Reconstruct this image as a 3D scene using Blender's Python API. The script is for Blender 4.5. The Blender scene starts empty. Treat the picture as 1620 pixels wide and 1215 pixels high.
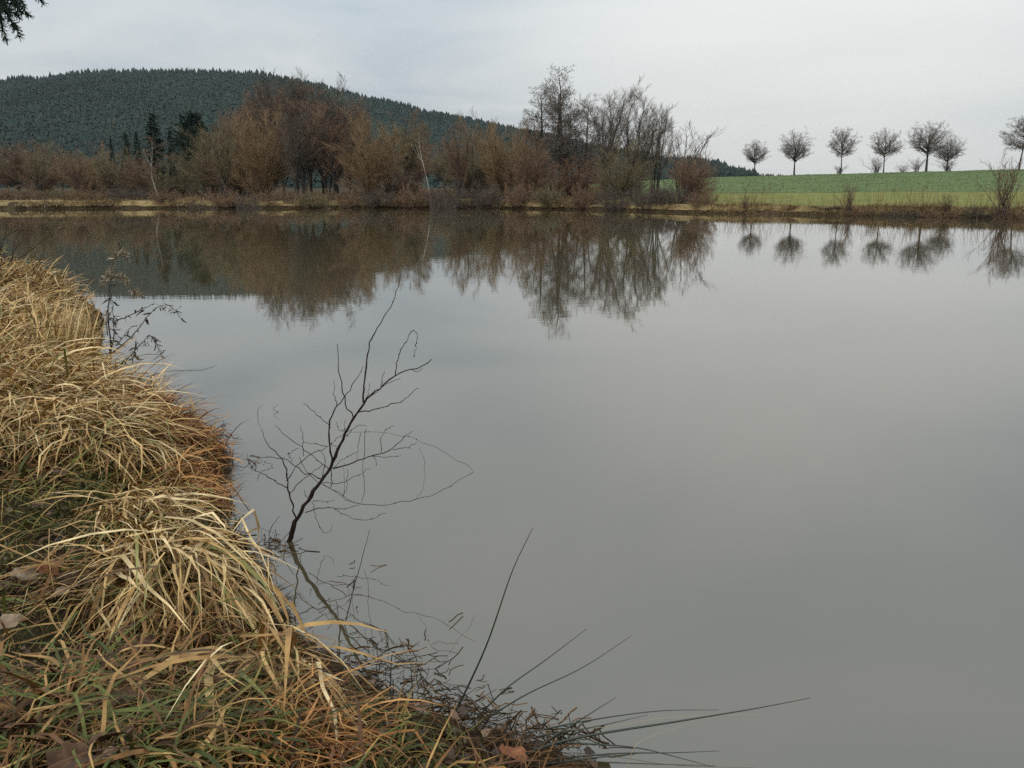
import bpy, math
import numpy as np
from mathutils import Vector

C = bpy.context.scene.collection
SC = bpy.context.scene

# ------------------------------------------------------------------ camera
F_PX, HOR, CAM_Z = 1400.0, 293.0, 2.0          # focal length and horizon in photo pixels (1620 x 1215)
PITCH = math.atan((607.5 - HOR) / F_PX)
cam_d = bpy.data.cameras.new('camera')
cam_d.sensor_width = 36.0
cam_d.lens = 36.0 * F_PX / 1620.0
cam_d.clip_start = 0.05
cam_d.clip_end = 9000
cam = bpy.data.objects.new('camera', cam_d)
C.objects.link(cam)
cam.location = (0, 0, CAM_Z)
cam.rotation_euler = (math.pi / 2 - PITCH, 0, 0)
SC.camera = cam

# ------------------------------------------------------------------ sky and sun
SUN_EL, SUN_AZ = math.radians(36), math.radians(205)      # azimuth measured from +Y towards +X
w = bpy.data.worlds.new('World')
SC.world = w
w.use_nodes = True
nt = w.node_tree
nt.nodes.clear()
N_, L_ = nt.nodes.new, nt.links.new
out = N_('ShaderNodeOutputWorld')
bg = N_('ShaderNodeBackground')
bg.inputs['Strength'].default_value = 0.1
sky = N_('ShaderNodeTexSky')
sky.sky_type = 'NISHITA'
sky.sun_disc = False
sky.sun_elevation = SUN_EL
sky.sun_rotation = SUN_AZ
sky.air_density = 1.0
sky.dust_density = 3.0
tc = N_('ShaderNodeTexCoord')
sep = N_('ShaderNodeSeparateXYZ')
L_(tc.outputs['Generated'], sep.inputs[0])


def wmath(op, a, b=None, clamp=False):
    m = N_('ShaderNodeMath')
    m.operation = op
    m.use_clamp = clamp
    for i, v in enumerate((a, b)):
        if v is None:
            continue
        if isinstance(v, (int, float)):
            m.inputs[i].default_value = v
        else:
            L_(v, m.inputs[i])
    return m.outputs[0]


zc = wmath('MAXIMUM', sep.outputs['Z'], 0.0)
zp = wmath('ADD', zc, 0.10)
cx_, cy_ = wmath('DIVIDE', sep.outputs['X'], zp), wmath('DIVIDE', sep.outputs['Y'], zp)
comb = N_('ShaderNodeCombineXYZ')
L_(cx_, comb.inputs[0])
L_(cy_, comb.inputs[1])
cl = N_('ShaderNodeTexNoise')
cl.inputs['Scale'].default_value = 0.7
cl.inputs['Detail'].default_value = 5.0
cl.inputs['Roughness'].default_value = 0.5
cl.inputs['Distortion'].default_value = 0.6
L_(comb.outputs[0], cl.inputs['Vector'])
ramp = N_('ShaderNodeValToRGB')
ramp.color_ramp.elements[0].position = 0.34
ramp.color_ramp.elements[0].color = (0.70, 0.81, 0.89, 1)
ramp.color_ramp.elements[1].position = 0.67
ramp.color_ramp.elements[1].color = (1.0, 1.05, 1.065, 1)
L_(cl.outputs['Fac'], ramp.inputs[0])
# thinner, paler cloud low over the field
dt = N_('ShaderNodeVectorMath')
dt.operation = 'DOT_PRODUCT'
nv = Vector((math.sin(math.radians(17)) * math.cos(math.radians(4)), math.cos(math.radians(17)) * math.cos(math.radians(4)), math.sin(math.radians(4))))
dt.inputs[1].default_value = nv
L_(tc.outputs['Generated'], dt.inputs[0])
mr = N_('ShaderNodeMapRange')
mr.interpolation_type = 'SMOOTHSTEP'
mr.inputs['From Min'].default_value = math.cos(math.radians(22))
mr.inputs['From Max'].default_value = 1.0
L_(dt.outputs['Value'], mr.inputs['Value'])
palemix = N_('ShaderNodeMix')
palemix.data_type = 'RGBA'
L_(wmath('MULTIPLY', mr.outputs[0], 0.75), palemix.inputs['Factor'])
L_(ramp.outputs['Color'], palemix.inputs['A'])
palemix.inputs['B'].default_value = (1.31, 1.31, 1.26, 1)
# an overcast sky is brighter towards the zenith
zen = wmath('ADD', wmath('MULTIPLY', wmath('POWER', zc, 1.1), 1.85), 1.0)
lum = wmath('MULTIPLY', zen, 5.75)
vm = N_('ShaderNodeVectorMath')
vm.operation = 'SCALE'
L_(palemix.outputs['Result'], vm.inputs[0])
L_(lum, vm.inputs['Scale'])
mx = N_('ShaderNodeMix')
mx.data_type = 'RGBA'
mx.inputs['Factor'].default_value = 0.96
L_(sky.outputs['Color'], mx.inputs['A'])
L_(vm.outputs['Vector'], mx.inputs['B'])
L_(mx.outputs['Result'], bg.inputs['Color'])
L_(bg.outputs[0], out.inputs['Surface'])

sun_d = bpy.data.lights.new('sun', 'SUN')
sun_d.energy = 1.1
sun_d.angle = math.radians(35)
sun_d.color = (1.0, 0.96, 0.9)
sun = bpy.data.objects.new('sun', sun_d)
C.objects.link(sun)
sd = Vector((math.sin(SUN_AZ) * math.cos(SUN_EL), math.cos(SUN_AZ) * math.cos(SUN_EL), math.sin(SUN_EL)))
sun.rotation_euler = (-sd).to_track_quat('-Z', 'Y').to_euler()
sun.location = (30, 20, 60)

SC.view_settings.view_transform = 'Standard'
SC.view_settings.look = 'None'
SC.view_settings.exposure = 0.0
SC.view_settings.gamma = 1.0
SC.view_settings.use_curve_mapping = False
SC.render.engine = 'CYCLES'
SC.cycles.use_denoising = False
SC.cycles.use_adaptive_sampling = False
SC.cycles.max_bounces = 6
SC.cycles.volume_bounces = 0
SC.cycles.transparent_max_bounces = 8

# ------------------------------------------------------------------ helpers
SP, CP = math.sin(PITCH), math.cos(PITCH)


def ray(px, py):
    u, v = (np.asarray(px, float) - 810.0) / F_PX, (607.5 - np.asarray(py, float)) / F_PX
    return u, CP + v * SP, -SP + v * CP


def at_z(px, py, z=0.0):
    dx, dy, dz = ray(px, py)
    t = (z - CAM_Z) / dz
    return dx * t, dy * t


def at_y(px, py, Y):
    dx, dy, dz = ray(px, py)
    t = Y / dy
    return dx * t, Y + 0 * dx, CAM_Z + dz * t


def smooth(a, b, x):
    t = np.clip((x - a) / (b - a + 0.0), 0, 1)
    return t * t * (3 - 2 * t)


def vnoise(x, y, seed=0):
    """cheap smooth value noise in -1..1"""
    x, y = np.asarray(x, float), np.asarray(y, float)
    xi, yi = np.floor(x).astype(np.int64), np.floor(y).astype(np.int64)
    fx, fy = x - xi, y - yi
    fx, fy = fx * fx * (3 - 2 * fx), fy * fy * (3 - 2 * fy)

    def h(a, b):
        n = (a * 374761393 + b * 668265263 + seed * 974711) & 0x7fffffff
        n = ((n ^ (n >> 13)) * 1274126177) & 0x7fffffff
        return ((n ^ (n >> 16)) & 0xffff) / 32767.5 - 1
    return (h(xi, yi) * (1 - fx) + h(xi + 1, yi) * fx) * (1 - fy) + (h(xi, yi + 1) * (1 - fx) + h(xi + 1, yi + 1) * fx) * fy


def mesh_data(name, V, Q=None, T=None, mat=None, smooth_f=False):
    V = np.asarray(V, np.float32).reshape(-1, 3)
    Q = np.zeros((0, 4), np.int32) if Q is None else np.asarray(Q, np.int32).reshape(-1, 4)
    T = np.zeros((0, 3), np.int32) if T is None else np.asarray(T, np.int32).reshape(-1, 3)
    me = bpy.data.meshes.new(name)
    me.vertices.add(len(V))
    me.vertices.foreach_set('co', V.ravel())
    loops = np.concatenate([Q.ravel(), T.ravel()])
    me.loops.add(len(loops))
    me.loops.foreach_set('vertex_index', loops)
    me.polygons.add(len(Q) + len(T))
    tot = np.concatenate([np.full(len(Q), 4, np.int32), np.full(len(T), 3, np.int32)])
    st = np.concatenate([[0], np.cumsum(tot)[:-1]]).astype(np.int32) if len(tot) else tot
    me.polygons.foreach_set('loop_start', st)
    me.polygons.foreach_set('loop_total', tot)
    if smooth_f:
        me.polygons.foreach_set('use_smooth', np.ones(len(tot), bool))
    me.update(calc_edges=True)
    if mat:
        me.materials.append(mat)
    return me


def link(name, data, parent=None, loc=None):
    o = bpy.data.objects.new(name, data)
    C.objects.link(o)
    if parent:
        o.parent = parent
    if loc is not None:
        o.location = loc
    return o


def tag(o, label=None, cat=None, group=None, kind=None):
    if label:
        o['label'] = label
    if cat:
        o['category'] = cat
    if group:
        o['group'] = group
    if kind:
        o['kind'] = kind
    return o


def norm(v):
    return v / np.maximum(np.linalg.norm(v, axis=-1, keepdims=True), 1e-9)


def tubes(P, R, S=4, rng=None):
    """N polylines of K points swept with S-sided tubes -> (V, Q)"""
    N, K, _ = P.shape
    T = norm(np.gradient(P, axis=1))
    mean = norm(P[:, -1] - P[:, 0])
    ref = np.where(np.abs(mean[:, 2:3]) < 0.8, np.array([[0, 0, 1.0]]), np.array([[1.0, 0, 0]]))
    n1 = norm(np.cross(T, ref[:, None, :]))
    n2 = np.cross(T, n1)
    a = np.arange(S) * 2 * np.pi / S
    V = P[:, :, None, :] + R[:, :, None, None] * (np.cos(a)[None, None, :, None] * n1[:, :, None, :] + np.sin(a)[None, None, :, None] * n2[:, :, None, :])
    idx = np.arange(N * K * S).reshape(N, K, S)
    A, B = idx[:, :-1, :], idx[:, 1:, :]
    Q = np.stack([A, np.roll(A, -1, 2), np.roll(B, -1, 2), B], -1).reshape(-1, 4)
    return V.reshape(-1, 3), Q


def ribbons(P, W, side):
    """N polylines of K points as flat blades; W (N,K) half widths, side (N,K,3)"""
    N, K, _ = P.shape
    V = np.stack([P - side * W[..., None], P + side * W[..., None]], 2)
    idx = np.arange(N * K * 2).reshape(N, K, 2)
    Q = np.stack([idx[:, :-1, 0], idx[:, :-1, 1], idx[:, 1:, 1], idx[:, 1:, 0]], -1).reshape(-1, 4)
    return V.reshape(-1, 3), Q


class MB:
    def __init__(self):
        self.V, self.Q, self.T, self.n = [], [], [], 0

    def add(self, V, Q=None, T=None):
        V = np.asarray(V, float).reshape(-1, 3)
        if Q is not None and len(Q):
            self.Q.append(np.asarray(Q) + self.n)
        if T is not None and len(T):
            self.T.append(np.asarray(T) + self.n)
        self.V.append(V)
        self.n += len(V)
        return self

    def data(self, name, mat=None, smooth_f=False):
        return mesh_data(name, np.concatenate(self.V), np.concatenate(self.Q) if self.Q else None, np.concatenate(self.T) if self.T else None, mat, smooth_f)


# ------------------------------------------------------------------ materials
def new_mat(name):
    m = bpy.data.materials.new(name)
    m.use_nodes = True
    t = m.node_tree
    p = t.nodes['Principled BSDF']
    p.inputs['Specular IOR Level'].default_value = 0.25
    p.inputs['Roughness'].default_value = 0.8
    return m, t, p


def set_ramp(r, stops):
    while len(r.color_ramp.elements) > 1:
        r.color_ramp.elements.remove(r.color_ramp.elements[-1])
    for i, (pos, col) in enumerate(stops):
        e = r.color_ramp.elements[0] if i == 0 else r.color_ramp.elements.new(pos)
        e.position = pos
        e.color = (*col, 1)


def island_mat(name, stops, rough=0.75, spec=0.25, length_grain=None, trans=0.0):
    """every separate blade, leaf or twig gets its own tint"""
    m, t, p = new_mat(name)
    g = t.nodes.new('ShaderNodeNewGeometry')
    r = t.nodes.new('ShaderNodeValToRGB')
    set_ramp(r, stops)
    t.links.new(g.outputs['Random Per Island'], r.inputs[0])
    col = r.outputs['Color']
    if length_grain:
        tx = t.nodes.new('ShaderNodeTexCoord')
        n = t.nodes.new('ShaderNodeTexNoise')
        n.inputs['Scale'].default_value = length_grain
        n.inputs['Detail'].default_value = 3
        t.links.new(tx.outputs['Object'], n.inputs['Vector'])
        hs = t.nodes.new('ShaderNodeHueSaturation')
        mrn = t.nodes.new('ShaderNodeMapRange')
        mrn.inputs['From Min'].default_value = 0.3
        mrn.inputs['From Max'].default_value = 0.7
        mrn.inputs['To Min'].default_value = 0.6
        mrn.inputs['To Max'].default_value = 1.25
        t.links.new(n.outputs['Fac'], mrn.inputs['Value'])
        t.links.new(mrn.outputs[0], hs.inputs['Value'])
        t.links.new(col, hs.inputs['Color'])
        col = hs.outputs['Color']
    t.links.new(col, p.inputs['Base Color'])
    p.inputs['Roughness'].default_value = rough
    p.inputs['Specular IOR Level'].default_value = spec
    return m


def noise_mat(name, stops, scale, detail=5, rough=0.9, bump=0.0, bump_scale=None, stretch=(1, 1, 1), spec=0.06):
    m, t, p = new_mat(name)
    tx = t.nodes.new('ShaderNodeTexCoord')
    mp = t.nodes.new('ShaderNodeMapping')
    mp.inputs['Scale'].default_value = stretch
    t.links.new(tx.outputs['Object'], mp.inputs['Vector'])
    n = t.nodes.new('ShaderNodeTexNoise')
    n.inputs['Scale'].default_value = scale
    n.inputs['Detail'].default_value = detail
    n.inputs['Roughness'].default_value = 0.62
    t.links.new(mp.outputs[0], n.inputs['Vector'])
    r = t.nodes.new('ShaderNodeValToRGB')
    set_ramp(r, stops)
    t.links.new(n.outputs['Fac'], r.inputs[0])
    t.links.new(r.outputs['Color'], p.inputs['Base Color'])
    p.inputs['Roughness'].default_value = rough
    p.inputs['Specular IOR Level'].default_value = spec
    if bump:
        n2 = t.nodes.new('ShaderNodeTexNoise')
        n2.inputs['Scale'].default_value = bump_scale or scale * 3
        n2.inputs['Detail'].default_value = 4
        t.links.new(mp.outputs[0], n2.inputs['Vector'])
        b = t.nodes.new('ShaderNodeBump')
        b.inputs['Distance'].default_value = bump
        t.links.new(n2.outputs['Fac'], b.inputs['Height'])
        t.links.new(b.outputs[0], p.inputs['Normal'])
    return m


M = {}
M['bark_dark'] = noise_mat('bark_dark', [(0.3, (0.028, 0.021, 0.016)), (0.7, (0.075, 0.055, 0.04))], 6, stretch=(1, 1, 0.25), bump=0.02)
M['bark_brown'] = noise_mat('bark_brown', [(0.3, (0.045, 0.030, 0.018)), (0.7, (0.11, 0.075, 0.045))], 6, stretch=(1, 1, 0.25), bump=0.02)
M['bark_grey'] = noise_mat('bark_grey', [(0.3, (0.03, 0.027, 0.025)), (0.7, (0.075, 0.065, 0.058))], 6, stretch=(1, 1, 0.25), bump=0.02)
M['bark_birch'] = noise_mat('bark_birch', [(0.28, (0.10, 0.09, 0.08)), (0.42, (0.32, 0.29, 0.25)), (0.8, (0.46, 0.42, 0.36))], 1.6, stretch=(1.5, 1.5, 2.2))
M['twig_dark'] = island_mat('twig_dark', [(0, (0.051, 0.041, 0.035)), (0.6, (0.108, 0.086, 0.067)), (1, (0.178, 0.136, 0.099))])
M['twig_rust'] = island_mat('twig_rust', [(0, (0.082, 0.050, 0.033)), (0.5, (0.190, 0.115, 0.072)), (1, (0.317, 0.199, 0.119))])
M['twig_olive'] = island_mat('twig_olive', [(0, (0.076, 0.062, 0.035)), (0.5, (0.178, 0.139, 0.074)), (1, (0.305, 0.244, 0.136))])
M['twig_orange'] = island_mat('twig_orange', [(0, (0.095, 0.062, 0.032)), (0.5, (0.229, 0.144, 0.072)), (1, (0.381, 0.259, 0.136))])
M['twig_grey'] = island_mat('twig_grey', [(0, (0.08, 0.066, 0.056)), (0.6, (0.17, 0.14, 0.115)), (1, (0.26, 0.21, 0.17))])
M['conifer'] = island_mat('conifer', [(0, (0.010, 0.020, 0.014)), (0.6, (0.020, 0.038, 0.024)), (1, (0.035, 0.055, 0.03))])
M['hill_conifer'] = island_mat('hill_conifer', [(0, (0.010, 0.022, 0.018)), (0.5, (0.015, 0.032, 0.026)), (0.9, (0.021, 0.043, 0.030)), (1, (0.038, 0.040, 0.028))])  # bluish teal of hazy distance is put into the needle colours

# ------------------------------------------------------------------ the lie of the land
shore_px = np.array([(-60, 331.5), (0, 331), (150, 330), (300, 330), (450, 329.6), (600, 329.6), (760, 329.8), (900, 331), (1000, 333.5),
                     (1080, 336.5), (1130, 337.5), (1220, 338.3), (1300, 341), (1400, 342.5), (1500, 344.5), (1640, 347.5)])
_sx, _sy = at_z(shore_px[:, 0], shore_px[:, 1])
FS_X = np.concatenate([[-130, -75], _sx, [60, 85]])
FS_Y = np.concatenate([[72, 73], _sy, [44, 32]])
near_px = np.array([(980, 1235), (880, 1185), (700, 1140), (600, 1095), (535, 1035), (452, 985), (428, 930), (408, 885), (352, 835), (346, 775),
                    (352, 722), (318, 680), (250, 648), (192, 615), (150, 570)])
_nx, _ny = at_z(near_px[:, 0], near_px[:, 1])
NS_Y = np.concatenate([[-40, -6, -2, 0.5], _ny, [14, 18, 24, 60, 80]])
NS_X = np.concatenate([[60, 12, 4.5, 1.9], _nx, [-6.5, -9.3, -16, -60, -90]])


def far_shore(x):
    x = np.asarray(x, float)
    return np.interp(x, FS_X, FS_Y) + 0.6 * vnoise(x * 0.25, 0, 3) + 0.4 * vnoise(x * 0.9, 5, 4) + 0.2 * vnoise(x * 2.3, 7, 6)


def near_shore(y):
    return np.interp(y, NS_Y, NS_X) + 0.05 * vnoise(np.asarray(y) * 2.1, 1, 8)


def ground_h(x, y):
    x, y = np.asarray(x, float), np.asarray(y, float)
    d_far = (far_shore(x) - y) * 0.97
    d_near = (x - near_shore(y)) * np.where(y < 4, 0.6, 0.85)
    d_side = 78 - x
    s = -np.minimum(np.minimum(d_far, d_near), d_side)         # > 0 on land
    far = d_far <= np.minimum(d_near, d_side)
    # far side: low bank, flat wooded meadow on the left, a field that climbs to a crest on the right
    bank = np.interp(x, [-60, -20, 5, 30], [0.62, 0.55, 0.50, 0.50])
    rise = np.interp(x, [-25, 0, 28, 75, 200], [0.0, 0.9, 2.55, 3.75, 4.6])
    t = np.clip((y - 66) / 70, 0, 1)
    rise = rise * (t * (1.25 - 0.25 * t * t)) * np.where(y > 138, np.clip(1 - (y - 138) / 160, 0, 1), 1)
    zf = bank * smooth(-0.1, 1.2, s) + rise * smooth(0, 6, s) + 0.06 * vnoise(x * 0.7, y * 0.7, 1) * smooth(0.3, 2, s)
    # near side
    top = np.interp(y, [0, 4, 7, 10, 14, 20], [0.26, 0.24, 0.30, 0.34, 0.42, 0.45])
    zn = top * smooth(-0.05, np.interp(y, [3.2, 4.6], [1.05, 0.7]), s) + 0.30 * smooth(0.5, 3.2, s) + (0.05 * vnoise(x * 2.2, y * 2.2, 2) + 0.025 * vnoise(x * 6, y * 6, 5)) * smooth(0.0, 0.6, s)
    wet = -np.clip(-s * 0.35, 0, 1.4)
    return np.where(s > -0.05, np.where(far, zf, zn), wet) - np.where(s > -0.05, 0, 0.0)


def grid_mesh(name, xs, ys, hf, mat):
    X, Y = np.meshgrid(xs, ys)
    Z = hf(X, Y)
    V = np.stack([X, Y, Z], -1).reshape(-1, 3)
    idx = np.arange(X.size).reshape(X.shape)
    Q = np.stack([idx[:-1, :-1], idx[:-1, 1:], idx[1:, 1:], idx[1:, :-1]], -1).reshape(-1, 4)
    return mesh_data(name, V, Q, None, mat, True)


def spaced(*segs):
    o = [segs[0][0]]
    for a, b, n in segs:
        o += list(np.linspace(a, b, n + 1)[1:])
    return np.array(o)


# ground material: leaf-littered turf; the crop and the grass strip are sheets of their own
M['ground'] = noise_mat('ground', [(0.3, (0.03, 0.02, 0.012)), (0.48, (0.06, 0.04, 0.022)), (0.62, (0.05, 0.045, 0.02)), (0.8, (0.08, 0.06, 0.032))], 0.8, 8, bump=0.1)
xs = spaced((-1750, -300, 12), (-300, -90, 20), (-90, -40, 40), (-40, 60, 200), (60, 100, 20), (100, 300, 12), (300, 1700, 10))
ys = spaced((-120, -30, 10), (-30, -6, 12), (-6, 20, 60), (20, 44, 16), (44, 84, 130), (84, 160, 60), (160, 420, 20), (420, 2400, 14))
dip = lambda X, Y: ground_h(X, Y) - 0.25 * ((X > -15) & (X < 9) & (Y > -4) & (Y < 20))
ground = tag(link('ground', grid_mesh('ground', xs, ys, dip, M['ground'])), 'leaf littered wooded meadow around the pond', kind='structure')

# near bank
M['bank'] = noise_mat('bank_soil', [(0.3, (0.018, 0.013, 0.009)), (0.5, (0.05, 0.035, 0.02)), (0.65, (0.045, 0.045, 0.018)), (0.8, (0.10, 0.07, 0.035))], 7, 8, bump=0.03, bump_scale=18)
bank = tag(link('bank', grid_mesh('bank', np.linspace(-15.2, 9.2, 260), np.linspace(-4.2, 20.2, 260), ground_h, M['bank'])), 'grassy near bank of the pond', kind='structure')


# field: upper crop and lower grass, both following the ground
def strip(name, x0, x1, y0f, y1f, mat, lift, nx=90, ny=40):
    xs = np.linspace(x0, x1, nx)
    v = np.linspace(0, 1, ny)
    X = np.repeat(xs[None, :], ny, 0)
    Y = y0f(X) * (1 - v[:, None]) + y1f(X) * v[:, None]
    Z = ground_h(X, Y) + lift
    V = np.stack([X, Y, Z], -1).reshape(-1, 3)
    idx = np.arange(X.size).reshape(X.shape)
    Q = np.stack([idx[:-1, :-1], idx[:-1, 1:], idx[1:, 1:], idx[1:, :-1]], -1).reshape(-1, 4)
    return mesh_data(name, V, Q, None, mat, True)


crop_y = lambda X: np.interp(X, [0, 20, 60, 110], [87, 85, 82, 80]) + 0.5 * vnoise(X * 0.4, 3, 12)
M['crop_soil'] = noise_mat('crop_soil', [(0.3, (0.07, 0.085, 0.035)), (0.5, (0.105, 0.145, 0.055)), (0.7, (0.155, 0.19, 0.085))], 1.1, 8, bump=0.15, bump_scale=3, stretch=(0.25, 1, 1))
M['turf'] = noise_mat('field_turf', [(0.3, (0.12, 0.13, 0.036)), (0.5, (0.165, 0.172, 0.05)), (0.7, (0.23, 0.21, 0.075))], 0.9, 7, bump=0.08, bump_scale=3)
tag(link('field', strip('field', 8, 110, crop_y, lambda X: X * 0 + 150, M['crop_soil'], 0.05)), 'blue green crop field climbing to the line of trees', kind='structure')
tag(link('meadow_strip', strip('meadow_strip', 8, 110, lambda X: far_shore(X) + 2.2, lambda X: crop_y(X) + 0.3, M['turf'], 0.035)), 'yellow green grass strip between field and bank', kind='structure')

M['dry_turf'] = noise_mat('dry_turf', [(0.32, (0.06, 0.036, 0.02)), (0.45, (0.17, 0.115, 0.052)), (0.56, (0.28, 0.21, 0.10)), (0.70, (0.14, 0.13, 0.045))], 1.1, 9, bump=0.08, bump_scale=4)
tag(link('path', strip('path', -100, 58, lambda X: far_shore(X) + 0.22 + 0.28 * np.abs(vnoise(X * 1.3, 2, 19)), lambda X: far_shore(X) + np.interp(X, [8, 16], [3.4, 2.3]) + 0.4 * vnoise(X * 0.6, 1, 9), M['dry_turf'], 0.09, 480, 10)), 'strip of dry pale turf along the far bank of the pond', kind='structure')

# ------------------------------------------------------------------ water
m, t, p = new_mat('pond_water')
p.inputs['Base Color'].default_value = (0.068, 0.055, 0.030, 1)
p.inputs['Roughness'].default_value = 0.012
p.inputs['IOR'].default_value = 2.15
p.inputs['Specular IOR Level'].default_value = 0.5
tx = t.nodes.new('ShaderNodeTexCoord')
hts = []
for sc, st, amp in ((1.0, (0.5, 1.6, 1), 0.55), (4.0, (0.45, 1.8, 1), 0.30), (0.12, (1, 2.0, 1), 1.4)):
    mp = t.nodes.new('ShaderNodeMapping')
    mp.inputs['Scale'].default_value = st
    t.links.new(tx.outputs['Object'], mp.inputs['Vector'])
    n = t.nodes.new('ShaderNodeTexNoise')
    n.inputs['Scale'].default_value = sc
    n.inputs['Detail'].default_value = 2
    t.links.new(mp.outputs[0], n.inputs['Vector'])
    mm = t.nodes.new('ShaderNodeMath')
    mm.operation = 'MULTIPLY'
    mm.inputs[1].default_value = amp
    t.links.new(n.outputs['Fac'], mm.inputs[0])
    hts.append(mm.outputs[0])
acc = hts[0]
for h in hts[1:]:
    a = t.nodes.new('ShaderNodeMath')
    a.operation = 'ADD'
    t.links.new(acc, a.inputs[0])
    t.links.new(h, a.inputs[1])
    acc = a.outputs[0]
b = t.nodes.new('ShaderNodeBump')
b.inputs['Strength'].default_value = 1.0
b.inputs['Distance'].default_value = 0.0012
t.links.new(acc, b.inputs['Height'])
t.links.new(b.outputs[0], p.inputs['Normal'])
M['water'] = m
WV = [(-125, -39, 0), (79, -39, 0), (79, 82, 0), (-125, 82, 0)]
tag(link('water', mesh_data('water', WV, [(0, 1, 2, 3)], None, M['water'])), 'still grey pond reflecting sky and trees', kind='structure')

# ------------------------------------------------------------------ hill with its forest
HILL_Y = 1200.0
sky_px = np.array([(-900, 190), (-500, 160), (-250, 150), (0, 136), (70, 126), (150, 119), (240, 113), (330, 111), (430, 116), (500, 128), (560, 146), (620, 161),
                   (700, 179), (780, 192), (850, 206), (900, 219), (960, 234), (1020, 250), (1060, 261), (1120, 272), (1180, 279), (1300, 290)])
_hx, _, _hz = at_y(sky_px[:, 0], sky_px[:, 1], HILL_Y)
TREE_H = 11.5


def hill_h(x, y):
    crest = np.interp(x, _hx, _hz) - TREE_H * 0.9
    t = smooth(430, HILL_Y + 60, y)
    return -1.5 + np.maximum(crest, 0) * np.where(y < HILL_Y, t / smooth(430, HILL_Y + 60, HILL_Y), 1 - 0.5 * smooth(HILL_Y, 2200, y)) + 3.0 * vnoise(x * 0.012, y * 0.012, 4) * smooth(450, 600, y)


M['hill'] = noise_mat('hill_floor', [(0.3, (0.03, 0.035, 0.022)), (0.7, (0.06, 0.06, 0.035))], 0.05, 5)
tag(link('hill', grid_mesh('hill', np.linspace(-1600, 480, 90), np.linspace(420, 2000, 64), hill_h, M['hill'])), 'broad wooded hill behind the pond', kind='structure')

# ------------------------------------------------------------------ plant builders
def grow(rng, P, R, n, t0, t1, ang, lenf, K, up=0.1, wig=0.12, rr=0.6, taper=0.5, tip=0.25, ang_v=0.35, lmin=None):
    N, Kp, _ = P.shape
    t = t0 + (t1 - t0) * (np.arange(n)[None, :] + rng.uniform(0, 1, (N, n))) / n
    f = t * (Kp - 1)
    i = np.clip(np.floor(f).astype(int), 0, Kp - 2)
    wgt = (f - i)[..., None]
    ar = np.arange(N)[:, None]
    pos = P[ar, i] * (1 - wgt) + P[ar, i + 1] * wgt
    tan = norm(P[ar, i + 1] - P[ar, i])
    r0 = (R[ar, i] * (1 - wgt[..., 0]) + R[ar, i + 1] * wgt[..., 0]) * rr
    plen = np.linalg.norm(np.diff(P, axis=1), axis=2).sum(1)
    L = plen[:, None] * lenf * (1 - taper * (t - t0) / (t1 - t0)) * rng.uniform(0.65, 1.2, t.shape)
    if lmin:
        L = np.maximum(L, lmin)
    rv = norm(rng.normal(size=(N, n, 3)))
    perp = norm(np.cross(tan, rv))
    a = ang * (1 + ang_v * rng.uniform(-1, 1, t.shape))[..., None]
    d = np.cos(a) * tan + np.sin(a) * perp
    pos, d, L, r0 = pos.reshape(-1, 3), d.reshape(-1, 3), L.ravel(), r0.ravel()
    return steer(rng, pos, d, L, r0, K, up, wig, tip)


def steer(rng, pos, d, L, r0, K, up, wig, tip):
    P = [pos]
    for k in range(K - 1):
        pos = pos + d * (L / (K - 1))[:, None]
        P.append(pos)
        d = norm(d + np.array([0, 0, up]) + wig * rng.normal(size=d.shape))
    P = np.stack(P, 1)
    R = r0[:, None] * (1 - (1 - tip) * np.linspace(0, 1, K))[None, :]
    return P, R


def build_woody(name, levels, split, bark, twig, extra=None):
    """levels: [(P,R,S)]; the first `split` levels are the trunk, the rest the crown"""
    a, bq = MB(), MB()
    for i, (P, R, S) in enumerate(levels):
        (a if i < split else bq).add(*tubes(P, R, S))
    if extra is not None:
        bq.add(*extra)
    return a.data(name + '_trunk', M[bark], True), bq.data(name + '_crown', M[twig])


def stems(rng, n, h, spread, r, K=8, up=0.1, wig=0.08, base_r=0.25):
    az = rng.uniform(0, 2 * np.pi, n)
    tilt = spread * np.sqrt(rng.uniform(0, 1, n))
    d = np.stack([np.sin(tilt) * np.cos(az), np.sin(tilt) * np.sin(az), np.cos(tilt)], 1)
    pos = np.stack([np.cos(az) * base_r, np.sin(az) * base_r, np.full(n, -0.15)], 1) * rng.uniform(0.2, 1, (n, 1))
    pos[:, 2] = -0.15
    L = h * rng.uniform(0.75, 1.05, n)
    return steer(rng, pos, d, L, r * rng.uniform(0.6, 1.0, n), K, up, wig, 0.2)


def to_targets(rng, start, target, r, K, p_out=1.3, wig=0.05, tip=0.22):
    """limbs from start points to points on the crown's outline; p_out > 1 climbs first and spreads later"""
    n = len(start)
    u = np.linspace(0, 1, K)[None, :, None]
    d = target - start
    P = np.repeat(start[:, None, :], K, 1)
    po = np.broadcast_to(np.asarray(p_out, float).reshape(-1, 1), (n, 1))[:, :, None]
    P[..., :2] = start[:, None, :2] + d[:, None, :2] * u ** po
    P[..., 2:] = start[:, None, 2:] + d[:, None, 2:] * u ** (1 / np.sqrt(po))
    L = np.linalg.norm(d, axis=1)[:, None, None]
    wob = np.cumsum(rng.normal(size=(n, K, 3)), axis=1) / np.sqrt(K) * wig * L * u
    P = P + wob
    return P, r[:, None] * (1 - (1 - tip) * np.linspace(0, 1, K))[None, :]


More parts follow.
